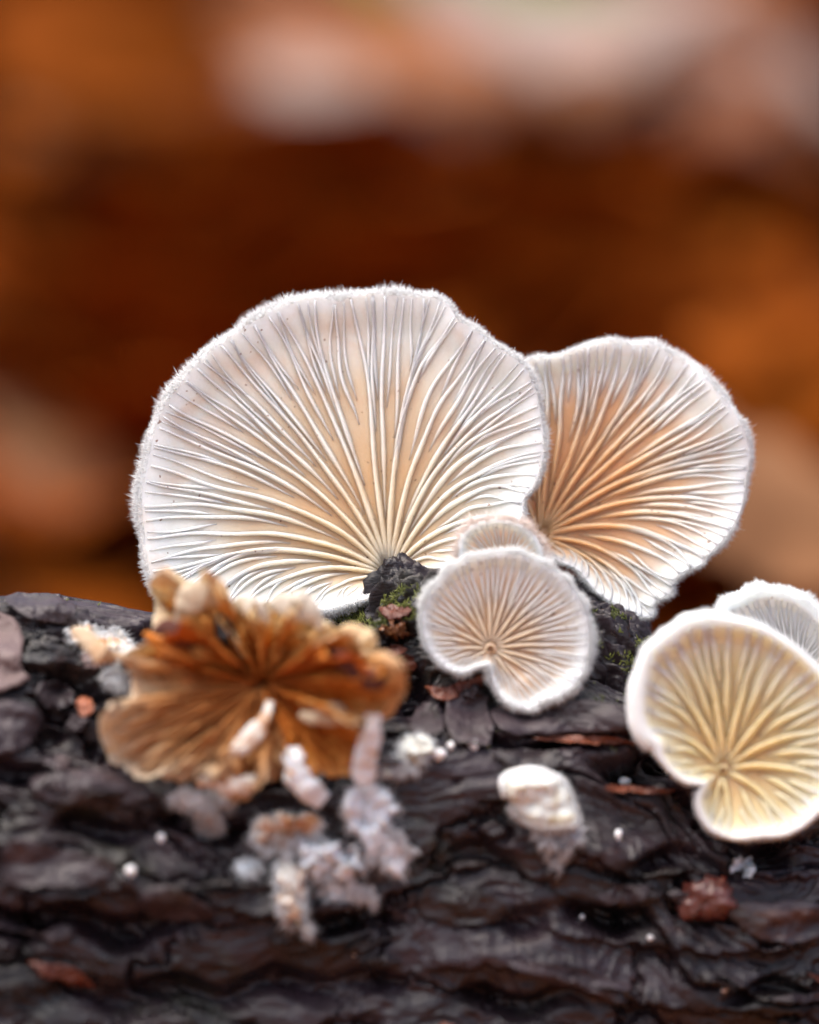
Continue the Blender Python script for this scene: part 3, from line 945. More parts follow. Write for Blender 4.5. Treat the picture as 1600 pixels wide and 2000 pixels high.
def ribbon(path, width, depths, mat, name, parent, org, seed=1, rad=1.0, bow=0.05):
    """a folded strip of dried flesh hanging along a path"""
    m, kx = 26, 9
    Z = catmull(zoomed(130, 1080, .45, path), m, closed=False)
    x = np.linspace(0, 1, m)
    dd = np.interp(x, np.linspace(0, 1, len(depths)), depths)
    ww = np.interp(x, np.linspace(0, 1, len(width)), width) * .45 * (1 + .25 * vnoise(x * 7, 0 * x, 0, seed))
    tg = np.gradient(Z, axis=0)
    tg /= np.linalg.norm(tg, axis=1, keepdims=True)
    pr = np.stack([-tg[:, 1], tg[:, 0]], -1)
    a = np.linspace(0, 2 * math.pi, kx, endpoint=False)
    rows = []
    for aa in a:
        q_ = Z + pr * (np.cos(aa) * ww)[:, None]
        rows.append(world_of(q_[:, 0], q_[:, 1], dd - bow * math.sin(aa) * (0.6 + .5 * vnoise(x * 9, 0 * x + aa, 2, seed))))
    v_ = np.stack(rows, 0) - org
    return new_mesh(name, v_.reshape(-1, 3), grid_faces(kx, m, True), mat, parent, attrs={'rad': np.full(kx * m, rad)})


ribbon([(885, 640), (860, 720), (810, 790), (740, 860), (690, 890)], (20, 34, 40, 50, 16), (WD + .05, WD - .08, WD - .12, WD - .15, WD - .1), M_SCRAP_TAN, 'stalk_fold', withered, wroot_p, 2, .95)
ribbon([(1335, 700), (1325, 790), (1300, 880), (1295, 960), (1310, 1010)], (28, 50, 56, 60, 30), (WD - .3, WD - .28, WD - .22, WD - .15, WD - .1), M_SCRAP, 'hanging_strip', withered, wroot_p, 4, 1)
ribbon([(985, 840), (990, 910), (1010, 980), (1070, 1040), (1120, 1080)], (36, 50, 62, 80, 40), (WD - .05, WD - .12, WD - .12, WD - .1, WD - .02), M_SCRAP, 'torn_flap', withered, wroot_p, 6, 1)
ribbon([(560, 1000), (640, 990), (720, 1010), (800, 1000), (860, 960)], (20, 40, 50, 44, 20), (WD, WD - .08, WD - .1, WD - .08, WD), M_SCRAP_TAN, 'torn_flap', withered, wroot_p, 8, .8)
ribbon([(1090, 470), (1150, 445), (1220, 480), (1290, 535), (1370, 545), (1440, 510)], (14, 34, 44, 50, 40, 14), (WD - .18, WD - .28, WD - .34, WD - .36, WD - .34, WD - .24), M_FOLD, 'dark_fold', withered, wroot_p, 21, .8, .05)
ribbon([(370, 360), (430, 335), (500, 350), (560, 390), (600, 420)], (12, 50, 60, 44, 14), (WD + .06, WD - .06, WD - .10, WD - .08, WD), M_FOLD, 'dark_fold', withered, wroot_p, 22, .6, .05)
ribbon([(722, 232), (770, 222), (830, 250), (870, 300)], (16, 50, 50, 12), (WD + .1, WD - .02, WD - .05, WD), M_CREAM, 'pale_fold', withered, wroot_p, 23, 1, .05)
ribbon([(880, 225), (940, 220), (1010, 232), (1070, 270), (1100, 330)], (16, 60, 64, 44, 12), (WD + .08, WD - .04, WD - .06, WD - .04, WD), M_CREAM, 'pale_fold', withered, wroot_p, 24, .9, .05)
ribbon([(1180, 335), (1240, 345), (1300, 375), (1340, 420)], (14, 44, 50, 14), (WD + .05, WD - .08, WD - .12, WD - .08), M_GOLD, 'curled_edge', withered, wroot_p, 25, .9, .05)
ribbon([(480, 300), (520, 230), (560, 190), (620, 190), (680, 230)], (14, 50, 70, 60, 14), (WD + .05, WD - .02, WD - .02, WD, WD + .05), M_CREAM, 'pale_fold', withered, wroot_p, 26, .2, .05)
ribbon([(1010, 700), (1080, 715), (1160, 700), (1230, 725), (1290, 715)], (12, 40, 46, 40, 12), (WD - .1, WD - .2, WD - .22, WD - .2, WD - .16), M_CREAM, 'pale_fold', withered, wroot_p, 27, 0.0, .04)
ribbon([(215, 455), (160, 440), (110, 400), (70, 360), (20, 335)], (24, 54, 44, 40, 14), (WD + .1, WD + .02, WD + .1, WD + .15, WD + .25), M_FAN, 'curled_edge', withered, wroot_p, 28, .9, .04)
ribbon([(650, 270), (670, 310), (705, 370), (738, 415)], (30, 46, 44, 16), (WD + .10, WD + .02, WD - .0, WD + .05), M_FLAKE['dark'], 'tear_shadow_strip', withered, wroot_p, 9, 1, 0.03)  # dark strip standing in for the shadow inside the torn flap


# ---------------------------------------------------------------- things lying on the bark
def patch(name, label, category, pts, mat, lift=0.05, thick=0.06, rough=0.03, seed=1, parent=None, group=None, curl=0.0, jag=8, kind=None, tiltv=0.0, smooth=True):
    """an irregular scrap lying on the bark: outline in photograph pixels, its under side pressed into the bark"""
    nt, ns = 64, 14
    P = catmull(pts, nt)
    ctr_ = P.mean(0)
    t = np.arange(nt) / nt
    jn = np.stack([vnoise(t * 22, 0 * t, 0, seed), vnoise(t * 22, 0 * t, 4, seed)], -1) + .7 * np.stack([vnoise(t * 50, 0 * t, 2, seed), vnoise(t * 50, 0 * t, 6, seed)], -1)
    jn *= np.minimum(1, np.minimum(t, 1 - t) * 12)[:, None]
    P = P + jn * jag
    s = np.linspace(0.02, 1, ns)
    T, S = np.meshgrid(t, s, indexing='ij')
    c = ctr_ + (P[:, None, :] - ctr_) * S[..., None]
    d = depth_at(c[..., 0], c[..., 1], m=dnear2)
    h = lift + thick * (1 - S ** 4) ** .5 + rough * (1.1 * fbm(c[..., 0] / 34, c[..., 1] / 34, seed, seed, 2) + .7 * fbm(c[..., 0] / 9, c[..., 1] / 14, seed + 2, seed, 3, .65) + .3) + curl * S ** 3 * (0.5 + .8 * vnoise(T * 5, 0 * T, 1, seed)) + tiltv * (c[..., 1] - ctr_[1]) / 100
    frnt = world_of(c[..., 0], c[..., 1], d - h)
    rim_ = world_of(*(ctr_ + (P - ctr_) * 0.97).T, d[:, -1] - lift - curl * (0.5 + .8 * vnoise(t * 5, 0 * t, 1, seed)) + 0.10 * max(lift, .03) + thick * .5)
    und = world_of(*(ctr_ + (P - ctr_) * 0.82).T, d[:, -3] + 0.06)
    v_ = np.concatenate([frnt, rim_[:, None], und[:, None]], 1)
    org = world_of(ctr_[0], ctr_[1], depth_at(*ctr_) + .02)
    o_ = np.array(org)
    if parent is not None:
        o_ = np.array(parent.location)
        o = new_mesh(name, (v_ - o_).reshape(-1, 3), grid_faces(nt, ns + 2, True), mat, parent, smooth=smooth)
    else:
        o = new_mesh(name, v_.reshape(-1, 3), grid_faces(nt, ns + 2, True), mat, None, origin=o_, smooth=smooth)
        tag(o, label, category, group, kind)
        if name == 'mushroom_scrap':            # ragged threads along its edge and over its face
            Rr = np.random.default_rng(seed)
            nh = int(260 + 2.2 * np.ptp(P[:, 0]) + 2.2 * np.ptp(P[:, 1]))
            ti, si = Rr.integers(0, nt, nh), np.where(Rr.uniform(size=nh) < .6, Rr.uniform(.85, 1, nh), Rr.uniform(.2, 1, nh))
            r2_ = ctr_ + (P[ti] - ctr_) * si[:, None]
            out_ = (P[ti] - ctr_) / (np.linalg.norm(P[ti] - ctr_, axis=1, keepdims=True) + 1e-6)
            a_ = Rr.normal(0, .8, nh)
            d2_ = np.stack([out_[:, 0] * np.cos(a_) - out_[:, 1] * np.sin(a_), out_[:, 0] * np.sin(a_) + out_[:, 1] * np.cos(a_)], -1)
            d2_[:, 1] += .35
            add_hairs(o, M_WISP, r2_, depth_at(r2_[:, 0], r2_[:, 1], m=dnear2) - lift - .6 * thick, d2_, Rr.normal(-.15, .3, nh), Rr.uniform(6, 22, nh), 1.0, Rr, o_, name='threads')
    return o


def Z4(pts): return zoomed(130, 1080, .45, pts)
def Z5(pts): return zoomed(700, 1100, .4375, pts)


patch('mushroom_scrap', 'knobbly whitish mushroom scrap with tan middle, right below the withered orange one', 'scrap', Z4([(1210, 1060), (1260, 1020), (1340, 1010), (1410, 1060), (1420, 1130), (1400, 1180), (1450, 1220), (1500, 1270), (1480, 1340), (1440, 1390), (1380, 1360), (1300, 1310), (1270, 1240), (1220, 1160)]), M_SCRAP, 0.048, 0.040, 0.036, 3)
patch('mushroom_scrap', 'brown-topped mushroom scrap with white lower edge hanging under the withered mushroom', 'scrap', Z4([(810, 1190), (860, 1150), (950, 1140), (1060, 1150), (1110, 1190), (1060, 1230), (990, 1260), (960, 1310), (890, 1310), (830, 1270)]), M_SCRAP_TAN, 0.060, 0.025, 0.060, 5, tiltv=-.2)
patch('mushroom_scrap', 'lilac white crumpled scrap on the bark between the two other hanging scraps', 'scrap', Z4([(1010, 1260), (1100, 1240), (1190, 1260), (1270, 1310), (1280, 1380), (1180, 1420), (1080, 1410), (1030, 1350)]), M_SCRAP, 0.030, 0.018, 0.060, 7)
patch('mushroom_scrap', 'long pale tan scrap trailing down the dark bark, lowest of the scraps', 'scrap', Z4([(910, 1350), (960, 1310), (1010, 1360), (1040, 1430), (1045, 1520), (1020, 1590), (1060, 1660), (1000, 1630), (940, 1570), (910, 1470)]), M_SCRAP_TAN, 0.024, 0.014, 0.050, 9)
patch('mushroom_scrap', 'thin bluish white smear of dried flesh below the pale tan fan lobe', 'scrap', Z4([(450, 1060), (520, 1030), (620, 1030), (710, 1060), (690, 1100), (600, 1110), (500, 1095)]), M_SCRAP, 0.030, 0.011, 0.030, 11)
patch('mushroom_scrap', 'small white streak of dried flesh right of the long trailing scrap', 'scrap', Z4([(1100, 1470), (1190, 1445), (1290, 1450), (1340, 1490), (1310, 1520), (1200, 1500)]), M_SCRAP, 0.018, 0.007, 0.030, 13)
patch('mushroom_scrap', 'small tan crumb on the bark under the bluish white smear', 'scrap', Z4([(565, 1130), (620, 1115), (660, 1150), (655, 1195), (610, 1195)]), M_SCRAP_TAN, 0.024, 0.011, 0.030, 15)
patch('mushroom_scrap', 'tiny white fleck beside the top of the long trailing scrap', 'scrap', Z4([(745, 1355), (790, 1340), (830, 1355), (820, 1380), (770, 1385)]), M_SCRAP, 0.012, 0.005, 0.010, 16)
patch('mushroom_scrap', 'dried tan scrap with white edges on the crest left of the withered mushroom', 'scrap', Z4([(0, 330), (60, 318), (150, 325), (230, 345), (300, 400), (250, 460), (180, 470), (120, 440), (60, 390)]), M_SCRAP_TAN, 0.036, 0.018, 0.050, 17)
patch('mushroom_scrap', 'pale whitish scrap on bark beside the left edge of the orange fan', 'scrap', Z4([(170, 520), (230, 505), (270, 540), (260, 580), (200, 575)]), M_SCRAP, 0.024, 0.011, 0.030, 18)
patch('mushroom_scrap', 'cream crumpled scrap with orange tail beside three white buttons', 'scrap', Z5([(185, 830), (220, 775), (290, 770), (330, 800), (310, 860), (280, 905), (200, 930), (130, 955), (110, 920), (180, 880)]), M_CUP, 0.030, 0.022, 0.050, 19)
patch('mushroom_scrap', 'translucent grey drip of mould hanging below the cream cup', 'scrap', Z5([(800, 1190), (880, 1150), (980, 1150), (985, 1210), (950, 1260), (900, 1345), (850, 1330), (840, 1270), (790, 1230)]), M_GREYSCRAP, 0.018, 0.011, 0.030, 20)

# the cream cup: a young cap seen from above, a thin shell with a pale lip
A8 = Z5([(860, 1150)])[0]
oc = Z5([(645, 970), (690, 935), (775, 922), (850, 938), (915, 972), (955, 1040), (982, 1120), (975, 1180), (900, 1185), (780, 1175), (700, 1130), (655, 1050)])
org8 = world_of(A8[0], A8[1], depth_at(*A8))
cup = thing('young_mushroom', 'small cream cup-shaped young mushroom alone on the bare bark', 'mushroom', loc=org8)
nt, ns = 120, 24
P = catmull(oc, nt)
c0 = P.mean(0)
s = np.linspace(.01, 1, ns)
t = np.arange(nt) / nt
T, S = np.meshgrid(t, s, indexing='ij')
c = c0 + (P[:, None] - c0) * S[..., None]
dref = depth_at(c[..., 0], c[..., 1])
dome = 0.20 * np.sqrt(np.clip(1 - S ** 2.2, 0, 1)) + 0.02 * fbm(c[..., 0] / 30, c[..., 1] / 30, 0, 8, 3)
frnt = world_of(c[..., 0], c[..., 1], dref - .06 - dome)
und = world_of(*(c0 + (P - c0) * .8).T, depth_at(P[:, 0], P[:, 1]) + .05)
new_mesh('cap', (np.concatenate([frnt, und[:, None]], 1) - org8).reshape(-1, 3), grid_faces(nt, ns + 1, True), M_CUP, cup)
lipP = [p for p, tt in zip(P, t)]
sel = np.array([i for i in range(nt) if (P[i, 0] < c0[0] + 60 and P[i, 1] < c0[1] + 35)])
sel = sel[np.argsort((np.arctan2(P[sel, 1] - c0[1], P[sel, 0] - c0[0]) - 0.9) % 6.283)]
lp = P[sel]
dl = depth_at(lp[:, 0], lp[:, 1]) - .12
kx = 8
x = np.linspace(0, 1, len(lp))
wl = 7.5 * np.sqrt(np.clip(np.sin(math.pi * x), 0.02, 1))
nrl = (lp - c0) / np.linalg.norm(lp - c0, axis=1, keepdims=True)
rows = [world_of(*(lp + nrl * (np.cos(a) * wl)[:, None]).T, dl - np.sin(a) * wl / PPC) for a in np.linspace(0, 6.283, kx, endpoint=False)]
new_mesh('pale_lip', (np.stack(rows, 0) - org8).reshape(-1, 3), grid_faces(kx, len(lp), True), M_BUTTON, cup)

Rr = np.random.default_rng(77)
pick = Rr.integers(0, nt, 1500)
out_ = (P[pick] - c0) / np.linalg.norm(P[pick] - c0, axis=1, keepdims=True)
sc_ = Rr.uniform(.86, 1.0, 1500)
add_hairs(cup, M_FUZZ, c0 + (P[pick] - c0) * sc_[:, None], depth_at(P[pick][:, 0], P[pick][:, 1]) - .07 - .2 * np.sqrt(1 - sc_ ** 2.2), out_ + Rr.normal(0, .4, (1500, 2)), Rr.normal(-.3, .3, 1500), Rr.uniform(4, 10, 1500), .8, Rr, org8)

# white buttons: mushrooms about to open
BUT = [(268, 1222, 13, 12, 'white button beside the withered mushroom on the mossy crest'), (857, 1474, 17, 15, 'largest cream button of three, against the crumpled cream scrap'),
       (880, 1457, 9, 11, 'smallest of three white buttons in a row below the peeling plate'), (926, 1456, 13, 14, 'round white button below the peeling plate, farthest from the cream scrap'),
       (1220, 1527, 15, 13, 'bluish white button below the red-edged crack'), (1208, 1632, 9, 15, 'upright white button right of the cream cup, above a dark hollow'),
       (255, 1702, 15, 15, 'lone white button on dark bark far below the orange fan lobe'), (315, 1637, 11, 12, 'faint greyish button in the hollow under the orange fan'),
       (1137, 1792, 7, 7, 'pinhead white button at the edge of a dark hollow'), (1270, 1832, 8, 7, 'pinhead pale button under the red resin lump'),
       (1415, 1934, 9, 6, 'pale flat speck on the low bark plate'), (692, 1862, 7, 8, 'pinhead whitish speck on the dark low bark')]
for i, (u, v, a, b, lab) in enumerate(BUT):
    a, b = a * .82, b * .82
    d = float(depth_at(u, v)) - 0.35 * a / PPC
    org = world_of(u, v, d + a / PPC)
    nu, nv = 14, 10
    ph_, la = np.linspace(0, 2 * math.pi, nu, endpoint=False), np.linspace(-1.5, 1.5, nv)
    PH, LA = np.meshgrid(ph_, la, indexing='ij')
    # blunt cap on a short foot
    r_ = np.cos(LA) ** .8 * (1 + .22 * vnoise(np.cos(PH) * 2 + i, np.sin(PH) * 2, LA * 2, i)) * np.where(LA < -.4, .78, 1)
    uu, vv, dd = u + a * r_ * np.cos(PH), v - b * np.sin(LA), d + a / PPC * 1.3 * r_ * np.sin(PH)
    o = new_mesh('mushroom_button', world_of(uu, vv, dd).reshape(-1, 3), grid_faces(nu, nv, True), M_BUTTON, None, origin=org)
    tag(o, 'tiny ' + lab if not lab.startswith(('largest', 'smallest', 'pinhead', 'lone', 'faint', 'round', 'pale')) else lab, 'mushroom', 'white mushroom buttons on the bark')

# bark flakes (parts of the branch)
fl_ = [('pink', [(-40, 1195), (20, 1205), (45, 1240), (40, 1300), (60, 1325), (20, 1342), (-40, 1350)], .10, .05), ('mauve', [(-40, 1375), (30, 1372), (82, 1395), (70, 1440), (20, 1470), (-40, 1480)], .08, .05),
       ('mauve', [(70, 1345), (110, 1330), (145, 1350), (135, 1380), (90, 1385)], .05, .03), ('orange', [(150, 1368), (175, 1362), (182, 1388), (160, 1400)], .03, .02),
       ('mauve', [(872, 1365), (905, 1352), (945, 1350), (958, 1395), (960, 1450), (925, 1452), (880, 1440)], .05, .04), ('mauve', [(805, 1400), (830, 1375), (862, 1385), (866, 1425), (835, 1440), (805, 1430)], .07, .05),
       ('red', [(828, 1340), (865, 1345), (905, 1330), (950, 1318), (935, 1345), (900, 1362), (860, 1366)], .07, .03), ('red', [(740, 1187), (775, 1182), (802, 1190), (798, 1205), (760, 1210)], .05, .03),
       ('dark', [(715, 1240), (745, 1225), (765, 1245), (740, 1262), (712, 1256)], .05, .04), ('red', [(735, 1272), (770, 1260), (800, 1268), (770, 1282), (740, 1286)], .06, .02),
       ('red', [(780, 1285), (805, 1280), (812, 1305), (790, 1310)], .04, .02), ('mauve', [(960, 1385), (1040, 1370), (1130, 1365), (1215, 1385), (1225, 1425), (1120, 1430), (1020, 1438), (975, 1425)], .02, .03),
       ('red', [(1040, 1442), (1120, 1437), (1200, 1440), (1265, 1452), (1200, 1454), (1110, 1449)], .02, .02), ('dark', [(960, 1470), (1030, 1462), (1100, 1475), (1080, 1500), (1000, 1498)], .03, .04),
       ('red', [(1180, 1537), (1240, 1534), (1320, 1545), (1290, 1550), (1210, 1546)], .02, .02), ('mauve', [(60, 1520), (170, 1505), (280, 1525), (300, 1560), (190, 1575), (90, 1565)], .03, .03),
       ('mauve', [(20, 1640), (120, 1660), (220, 1680), (200, 1725), (90, 1735), (0, 1720)], .03, .03), ('mauve', [(300, 1730), (370, 1745), (420, 1790), (330, 1800), (270, 1770)], .03, .03),
       ('dark', [(1060, 1700), (1180, 1720), (1300, 1745), (1250, 1770), (1120, 1760)], .03, .03), ('mauve', [(1420, 1780), (1520, 1760), (1640, 1775), (1640, 1830), (1500, 1840)], .02, .03),
       ('dark', [(840, 1730), (960, 1745), (1000, 1790), (900, 1810), (820, 1780)], .03, .04), ('mauve', [(990, 1880), (1120, 1890), (1240, 1930), (1100, 1925)], .02, .02),
       ('pink', [(158, 1280), (185, 1268), (205, 1282), (190, 1305), (165, 1302)], .03, .03), ('mauve', [(10, 1165), (90, 1160), (150, 1185), (120, 1215), (50, 1205)], .03, .03)]
for i, (kd, pts, lift, th_) in enumerate(fl_):
    patch('bark_flake', None, None, pts, M_FLAKE[kd], lift * .35, th_ * .45, .012, 100 + i, log_root, curl=.03, jag=3)
R = np.random.default_rng(5)
for i in range(70):
    u, v = R.uniform(-180, 1780), R.uniform(1230, 2080)
    if 1180 < u and v < 1640:
        continue
    a, b = R.uniform(16, 70), R.uniform(8, 22)
    n = 9
    an = np.sort(R.uniform(0, 6.283, n))
    rot = R.normal(0.06, .2)
    px, py = np.cos(an) * a * R.uniform(.7, 1.1, n), np.sin(an) * b * R.uniform(.7, 1.1, n)
    pts = [(u + x_ * math.cos(rot) - y_ * math.sin(rot), v + x_ * math.sin(rot) + y_ * math.cos(rot)) for x_, y_ in zip(px, py)]
    patch('bark_flake', None, None, pts, M_FLAKE[R.choice(['dark', 'dark', 'mauve', 'mauve', 'red'])], R.uniform(.0, .04), R.uniform(.02, .04), .015, 300 + i, log_root, curl=R.uniform(.0, .03), jag=3)

patch('resin_lump', 'glossy dark red lump of resin on the lower bark below the yellowish mushroom', 'resin', [(1325, 1760), (1345, 1725), (1390, 1712), (1430, 1730), (1438, 1765), (1415, 1790), (1360, 1800), (1325, 1792)], M_RESIN, .0, .07, .012, 500)
patch('amber_flake', 'glossy amber brown bud scale lying beside the water drop', 'bud scale', [(742, 1226), (765, 1218), (792, 1222), (798, 1240), (775, 1248), (750, 1242)], M_AMBER, .05, .06, .02, 501)
patch('pale_chip', 'small pale chip of wood lodged in a dark hollow under the yellowish mushroom', 'wood chip', [(1432, 1690), (1452, 1676), (1475, 1688), (1468, 1706), (1442, 1704)], M_SCRAP, 0.012, 0.005, 0.020, 502)
# water drop
u, v = 793, 1222
d = float(depth_at(u, v)) - .05
PH, LA = np.meshgrid(np.linspace(0, 6.283, 18, endpoint=False), np.linspace(-1.5, 1.5, 12), indexing='ij')
o = new_mesh('water_drop', world_of(u + 9 * np.cos(LA) * np.cos(PH), v - 11 * np.sin(LA) - 1, d + 9 / PPC * np.cos(LA) * np.sin(PH)).reshape(-1, 3), grid_faces(18, 12, True), M_WATER, None, origin=world_of(u, v, d))
tag(o, 'clear round water drop caught on the bark beside the small round mushroom', 'water drop')

# moss tufts on the lump under the tall caps and along the crest
R = np.random.default_rng(9)
spots = []
for (cu, cv, su, sv, n) in [(690, 1212, 45, 14, 700), (800, 1180, 50, 24, 800), (790, 1150, 40, 14, 320), (1215, 1245, 45, 38, 1100), (1180, 1190, 34, 22, 420), (330, 1188, 60, 5, 120), (150, 1165, 60, 5, 90), (1190, 1300, 40, 26, 120), (1000, 1440, 140, 30, 90)]:
    spots.append(np.stack([R.normal(cu, su, n), R.normal(cv, sv, n)], -1))
sp = np.concatenate(spots)
crest_row = np.interp(sp[:, 0], CREST_U, CREST_V)
sp = sp[sp[:, 1] > crest_row - 2]
nz = fbm(sp[:, 0] / 28, sp[:, 1] / 28, 0, 91, 2)
sp = sp[nz > -0.05]
n = len(sp)
dm = depth_at(sp[:, 0], sp[:, 1], False) + .005
ang = R.normal(-math.pi / 2, .7, n)
add_hairs(None, M_MOSS, sp, dm, np.stack([np.cos(ang), np.sin(ang)], -1) * .75, -R.uniform(.2, .9, n), R.uniform(5, 14, n), 2.0, R, np.zeros(3), name='moss')
tag(bpy.data.objects['moss'], 'short olive green moss dotted over the crest of the branch', 'moss', kind='stuff')


# ---------------------------------------------------------------- the woodland floor behind
def ground_z(x, y):
    r = np.sqrt(np.maximum(y - 8, 0) ** 2 + 16) - 4
    bank = 0.62 * np.minimum(r, 140) + 0.12 * np.clip(r - 140, 0, 3000) * 0.5
    return bank + 0.5 * fbm(x / 7.0, y / 7.0, 0, 5, 3) * sstep(3, 12, np.abs(y)) + 3 * fbm(x / 60., y / 60., 0, 6, 2) * sstep(30, 90, np.hypot(x, y)) + 1.75


gx = np.unique(np.concatenate([np.linspace(-40, 40, 161), np.geomspace(40, 6000, 40), -np.geomspace(40, 6000, 40)]))
gy = np.unique(np.concatenate([np.linspace(-40, 60, 201), np.geomspace(60, 6000, 40), -np.geomspace(40, 6000, 40)]))
GX, GY = np.meshgrid(gx, gy, indexing='ij')
m, nt_, b, out = mat_new('leaf_mould')
c = ramp(nt_, noise_node(nt_, .35, 6, .6, .8), [(0.30, (0.09, 0.022, 0.003)), (0.48, (0.18, 0.046, 0.004)), (0.62, (0.26, 0.075, 0.007)), (0.8, (0.13, 0.04, 0.006))])
nt_.links.new(c, b.inputs['Base Color'])
b.inputs['Roughness'].default_value = .75
bump(nt_, noise_node(nt_, 1.2, 6, .6), .8, .4, b)
ground = new_mesh('ground', np.stack([GX, GY, ground_z(GX, GY)], -1).reshape(-1, 3), grid_faces(len(gx), len(gy)), m)
tag(ground, 'orange brown leaf mould on a wooded bank', kind='structure')


def leaf_mat(name, a, b_, rough=.8, trans=.4, kd_gloss=None):
    m, nt, b, out = mat_new(name)
    oi = nd(nt, 'ShaderNodeObjectInfo')
    c = mix(nt, oi.outputs['Random'], a, b_)
    n_ = noise_node(nt, 1.4, 4)
    c = mix(nt, ramp(nt, n_, [(0.4, (0, 0, 0)), (0.75, (.6, .6, .6))]), c, tuple(.55 * x for x in a))
    nt.links.new(c, b.inputs['Base Color'])
    b.inputs['Roughness'].default_value = rough
    b.inputs['Specular IOR Level'].default_value = 0.06 if kd_gloss is None else kd_gloss
    t = nd(nt, 'ShaderNodeBsdfTranslucent')
    nt.links.new(c, t.inputs[0])
    ms = nd(nt, 'ShaderNodeMixShader')
    ms.inputs[0].default_value = trans
    nt.links.new(b.outputs[0], ms.inputs[1])
    nt.links.new(t.outputs[0], ms.inputs[2])
    nt.links.new(ms.outputs[0], out.inputs[0])
    return m


LM = {'orange': leaf_mat('orange_leaf', (0.30, 0.072, 0.005), (0.23, 0.053, 0.004)), 'brown': leaf_mat('brown_leaf', (0.28, 0.060, 0.004), (0.20, 0.042, 0.003)),
      'rust': leaf_mat('rust_leaf', (0.26, 0.052, 0.004), (0.20, 0.042, 0.003)), 'pale': leaf_mat('painted_sheen_leaf', (0.35, 0.27, 0.24), (0.32, 0.235, 0.20), .6, .2),  # pale: sky sheen on upturned leaves, painted into the base colour
      'tan': leaf_mat('tan_leaf', (0.36, 0.18, 0.09), (0.30, 0.14, 0.065)), 'green': leaf_mat('green_leaf', (0.16, 0.24, 0.06), (0.14, 0.2, 0.05))}


def leaf_mesh(seed, mat, L=5.0, Wd=2.9):
    R = np.random.default_rng(seed)
    nl, nw = 19, 9
    a, b_ = np.meshgrid(np.linspace(0, 1, nl), np.linspace(-1, 1, nw), indexing='ij')
    w = np.sin(math.pi * a ** .85) ** .8 * (1 + .05 * np.sin(a * 40))
    x = (a - .5) * L
    y = b_ * w * Wd / 2
    cx, cy, tw = R.uniform(-.10, .14), R.uniform(-.25, .3), R.uniform(-.25, .25)
    z = cx * x ** 2 + cy * np.abs(y) ** 1.4 + tw * x * y * .4 + .12 * np.sin(a * 26) * np.abs(b_) * w + .15 * vnoise(a * 4, b_ * 2, 0, seed)
    z -= .10 * np.exp(-(b_ / .12) ** 2)
    f_ = np.stack([x, y, z], -1).reshape(-1, 3)
    v_ = np.concatenate([f_, f_ - np.array([0, 0, .03])])
    # leaf stalk
    g = grid_faces(nl, nw)
    sx = np.linspace(-L / 2 - 1.1, -L / 2 + .05, 6)
    st = np.concatenate([np.stack([sx, .05 * np.cos(k) + 0 * sx, cx * sx ** 2 - .02 + .05 * np.sin(k)], -1) for k in (0, 2.1, 4.2)])
    k0 = len(v_)
    fs = np.array([(k0 + r_ * 6 + j, k0 + ((r_ + 1) % 3) * 6 + j, k0 + ((r_ + 1) % 3) * 6 + j + 1, k0 + r_ * 6 + j + 1) for r_ in range(3) for j in range(5)])
    return np.concatenate([v_, st]), np.concatenate([g, g[:, ::-1] + nl * nw, fs]), mat


LEAF = {}
for kd in LM:
    for q_ in range(4 if kd not in ('green',) else 1):
        v_, f_, mt = leaf_mesh(40 + q_ * 7 + len(kd), LM[kd])
        o = new_mesh('fallen_leaf', v_, f_, mt)
        LEAF[kd, q_] = o.data
        bpy.data.objects.remove(o)


def put_leaf(kd, q_, loc, rot, sc, label, group):
    o = bpy.data.objects.new('fallen_leaf', LEAF[kd, q_])
    COL.objects.link(o)
    o.location = loc
    o.rotation_euler = rot
    o.scale = (sc,) * 3
    return tag(o, label, 'leaf', group)


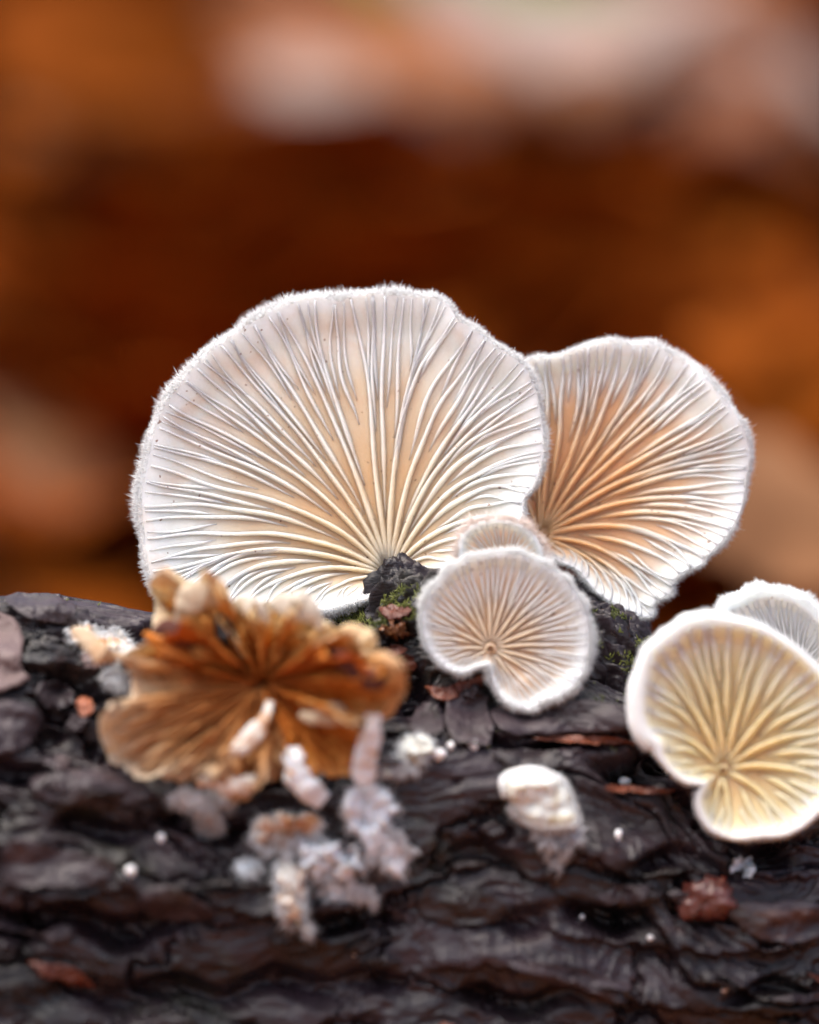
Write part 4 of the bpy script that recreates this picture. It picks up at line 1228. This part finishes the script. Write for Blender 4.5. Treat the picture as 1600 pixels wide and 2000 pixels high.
LAB = {'orange': 'bright orange dry leaf lying on the leafy bank', 'brown': 'dark brown dry leaf lying on the leafy bank', 'rust': 'rust red dry leaf lying on the leafy bank', 'tan': 'light tan dry leaf lying on the leafy bank'}
R = np.random.default_rng(17)
for i in range(230):
    y = 13 + 45 * R.uniform() ** 1.2
    hw = 3.5 + (25 + y) * .105
    x = R.uniform(-hw, hw)
    kd = R.choice(['orange', 'brown', 'rust', 'orange', 'brown', 'tan'], p=[.24, .26, .2, .12, .14, .04])
    z = float(ground_z(np.array(x), np.array(y)))
    cu_, cv_ = col_row(np.array([x, y, z]))
    if (430 < cu_ < 900 and -20 < cv_ < 420) or (700 < cu_ < 1600 and -60 < cv_ < 300):
        continue                                # the pale leaves lie uncovered here
    put_leaf(kd, R.integers(0, 4), (x, y, z + R.uniform(.15, .5)), (math.radians(30) + R.normal(0, .28), R.normal(0, .28), R.uniform(0, 6.28)), R.uniform(.7, 1.15), LAB[kd], kd + ' leaves on the bank behind')


def leaf_at(kd, q_, u, v, y, rot, sc, label, group=None):
    ys = np.linspace(6, 120, 800)
    pts = world_of(np.full(800, float(u)), np.full(800, float(v)), ys)
    below = np.nonzero(ground_z(pts[:, 0], pts[:, 1]) > pts[:, 2])[0]
    y = min(y, ys[below[0]] - (5.0 if kd in ('pale', 'green') else 2.2) * sc) if len(below) else y
    p = world_of(u, v, y)
    put_leaf(kd, q_, tuple(p), rot, sc, label, group)


leaf_at('pale', 0, 700, 165, 40, (.5, .15, .3), .6, 'leaf with painted pale pinkish sky sheen and drooping tip on the bank above the tallest mushroom')
leaf_at('pale', 1, 1090, 30, 40, (.42, .05, .1), .95, 'long leaf with painted pale pinkish sky sheen, spread across the bank behind, above both large caps')
leaf_at('pale', 2, 1340, 160, 40, (.5, -.2, -.5), .5, 'leaf with painted pale pinkish sky sheen, tilted downwards at the end of the long pale one')
leaf_at('pale', 3, 1640, 190, 40, (.9, .3, 1.1), .55, 'leaf with painted pale pinkish sky sheen, standing apart on the bank past the tan mushroom')
leaf_at('tan', 0, 1570, 960, 11, (.8, .25, .4), .72, 'light tan leaf low behind the tan mushroom and the greyish white one')
leaf_at('orange', 1, 260, 110, 28, (.9, .2, .3), .95, 'glowing orange leaf beside the drooping pale pinkish one')
leaf_at('orange', 2, 1500, 720, 17, (.8, -.3, .5), .7, 'glowing orange leaf right behind the top of the tan mushroom')
leaf_at('tan', 2, 30, 870, 18, (.9, .3, 1.0), .36, 'light tan leaf low on the bank beyond the bare crest of the branch')
leaf_at('green', 0, 960, -25, 60, (.6, .1, .2), .9, 'green leaf high on the bank above the long pale pinkish leaf')
print('objects', len(bpy.data.objects))
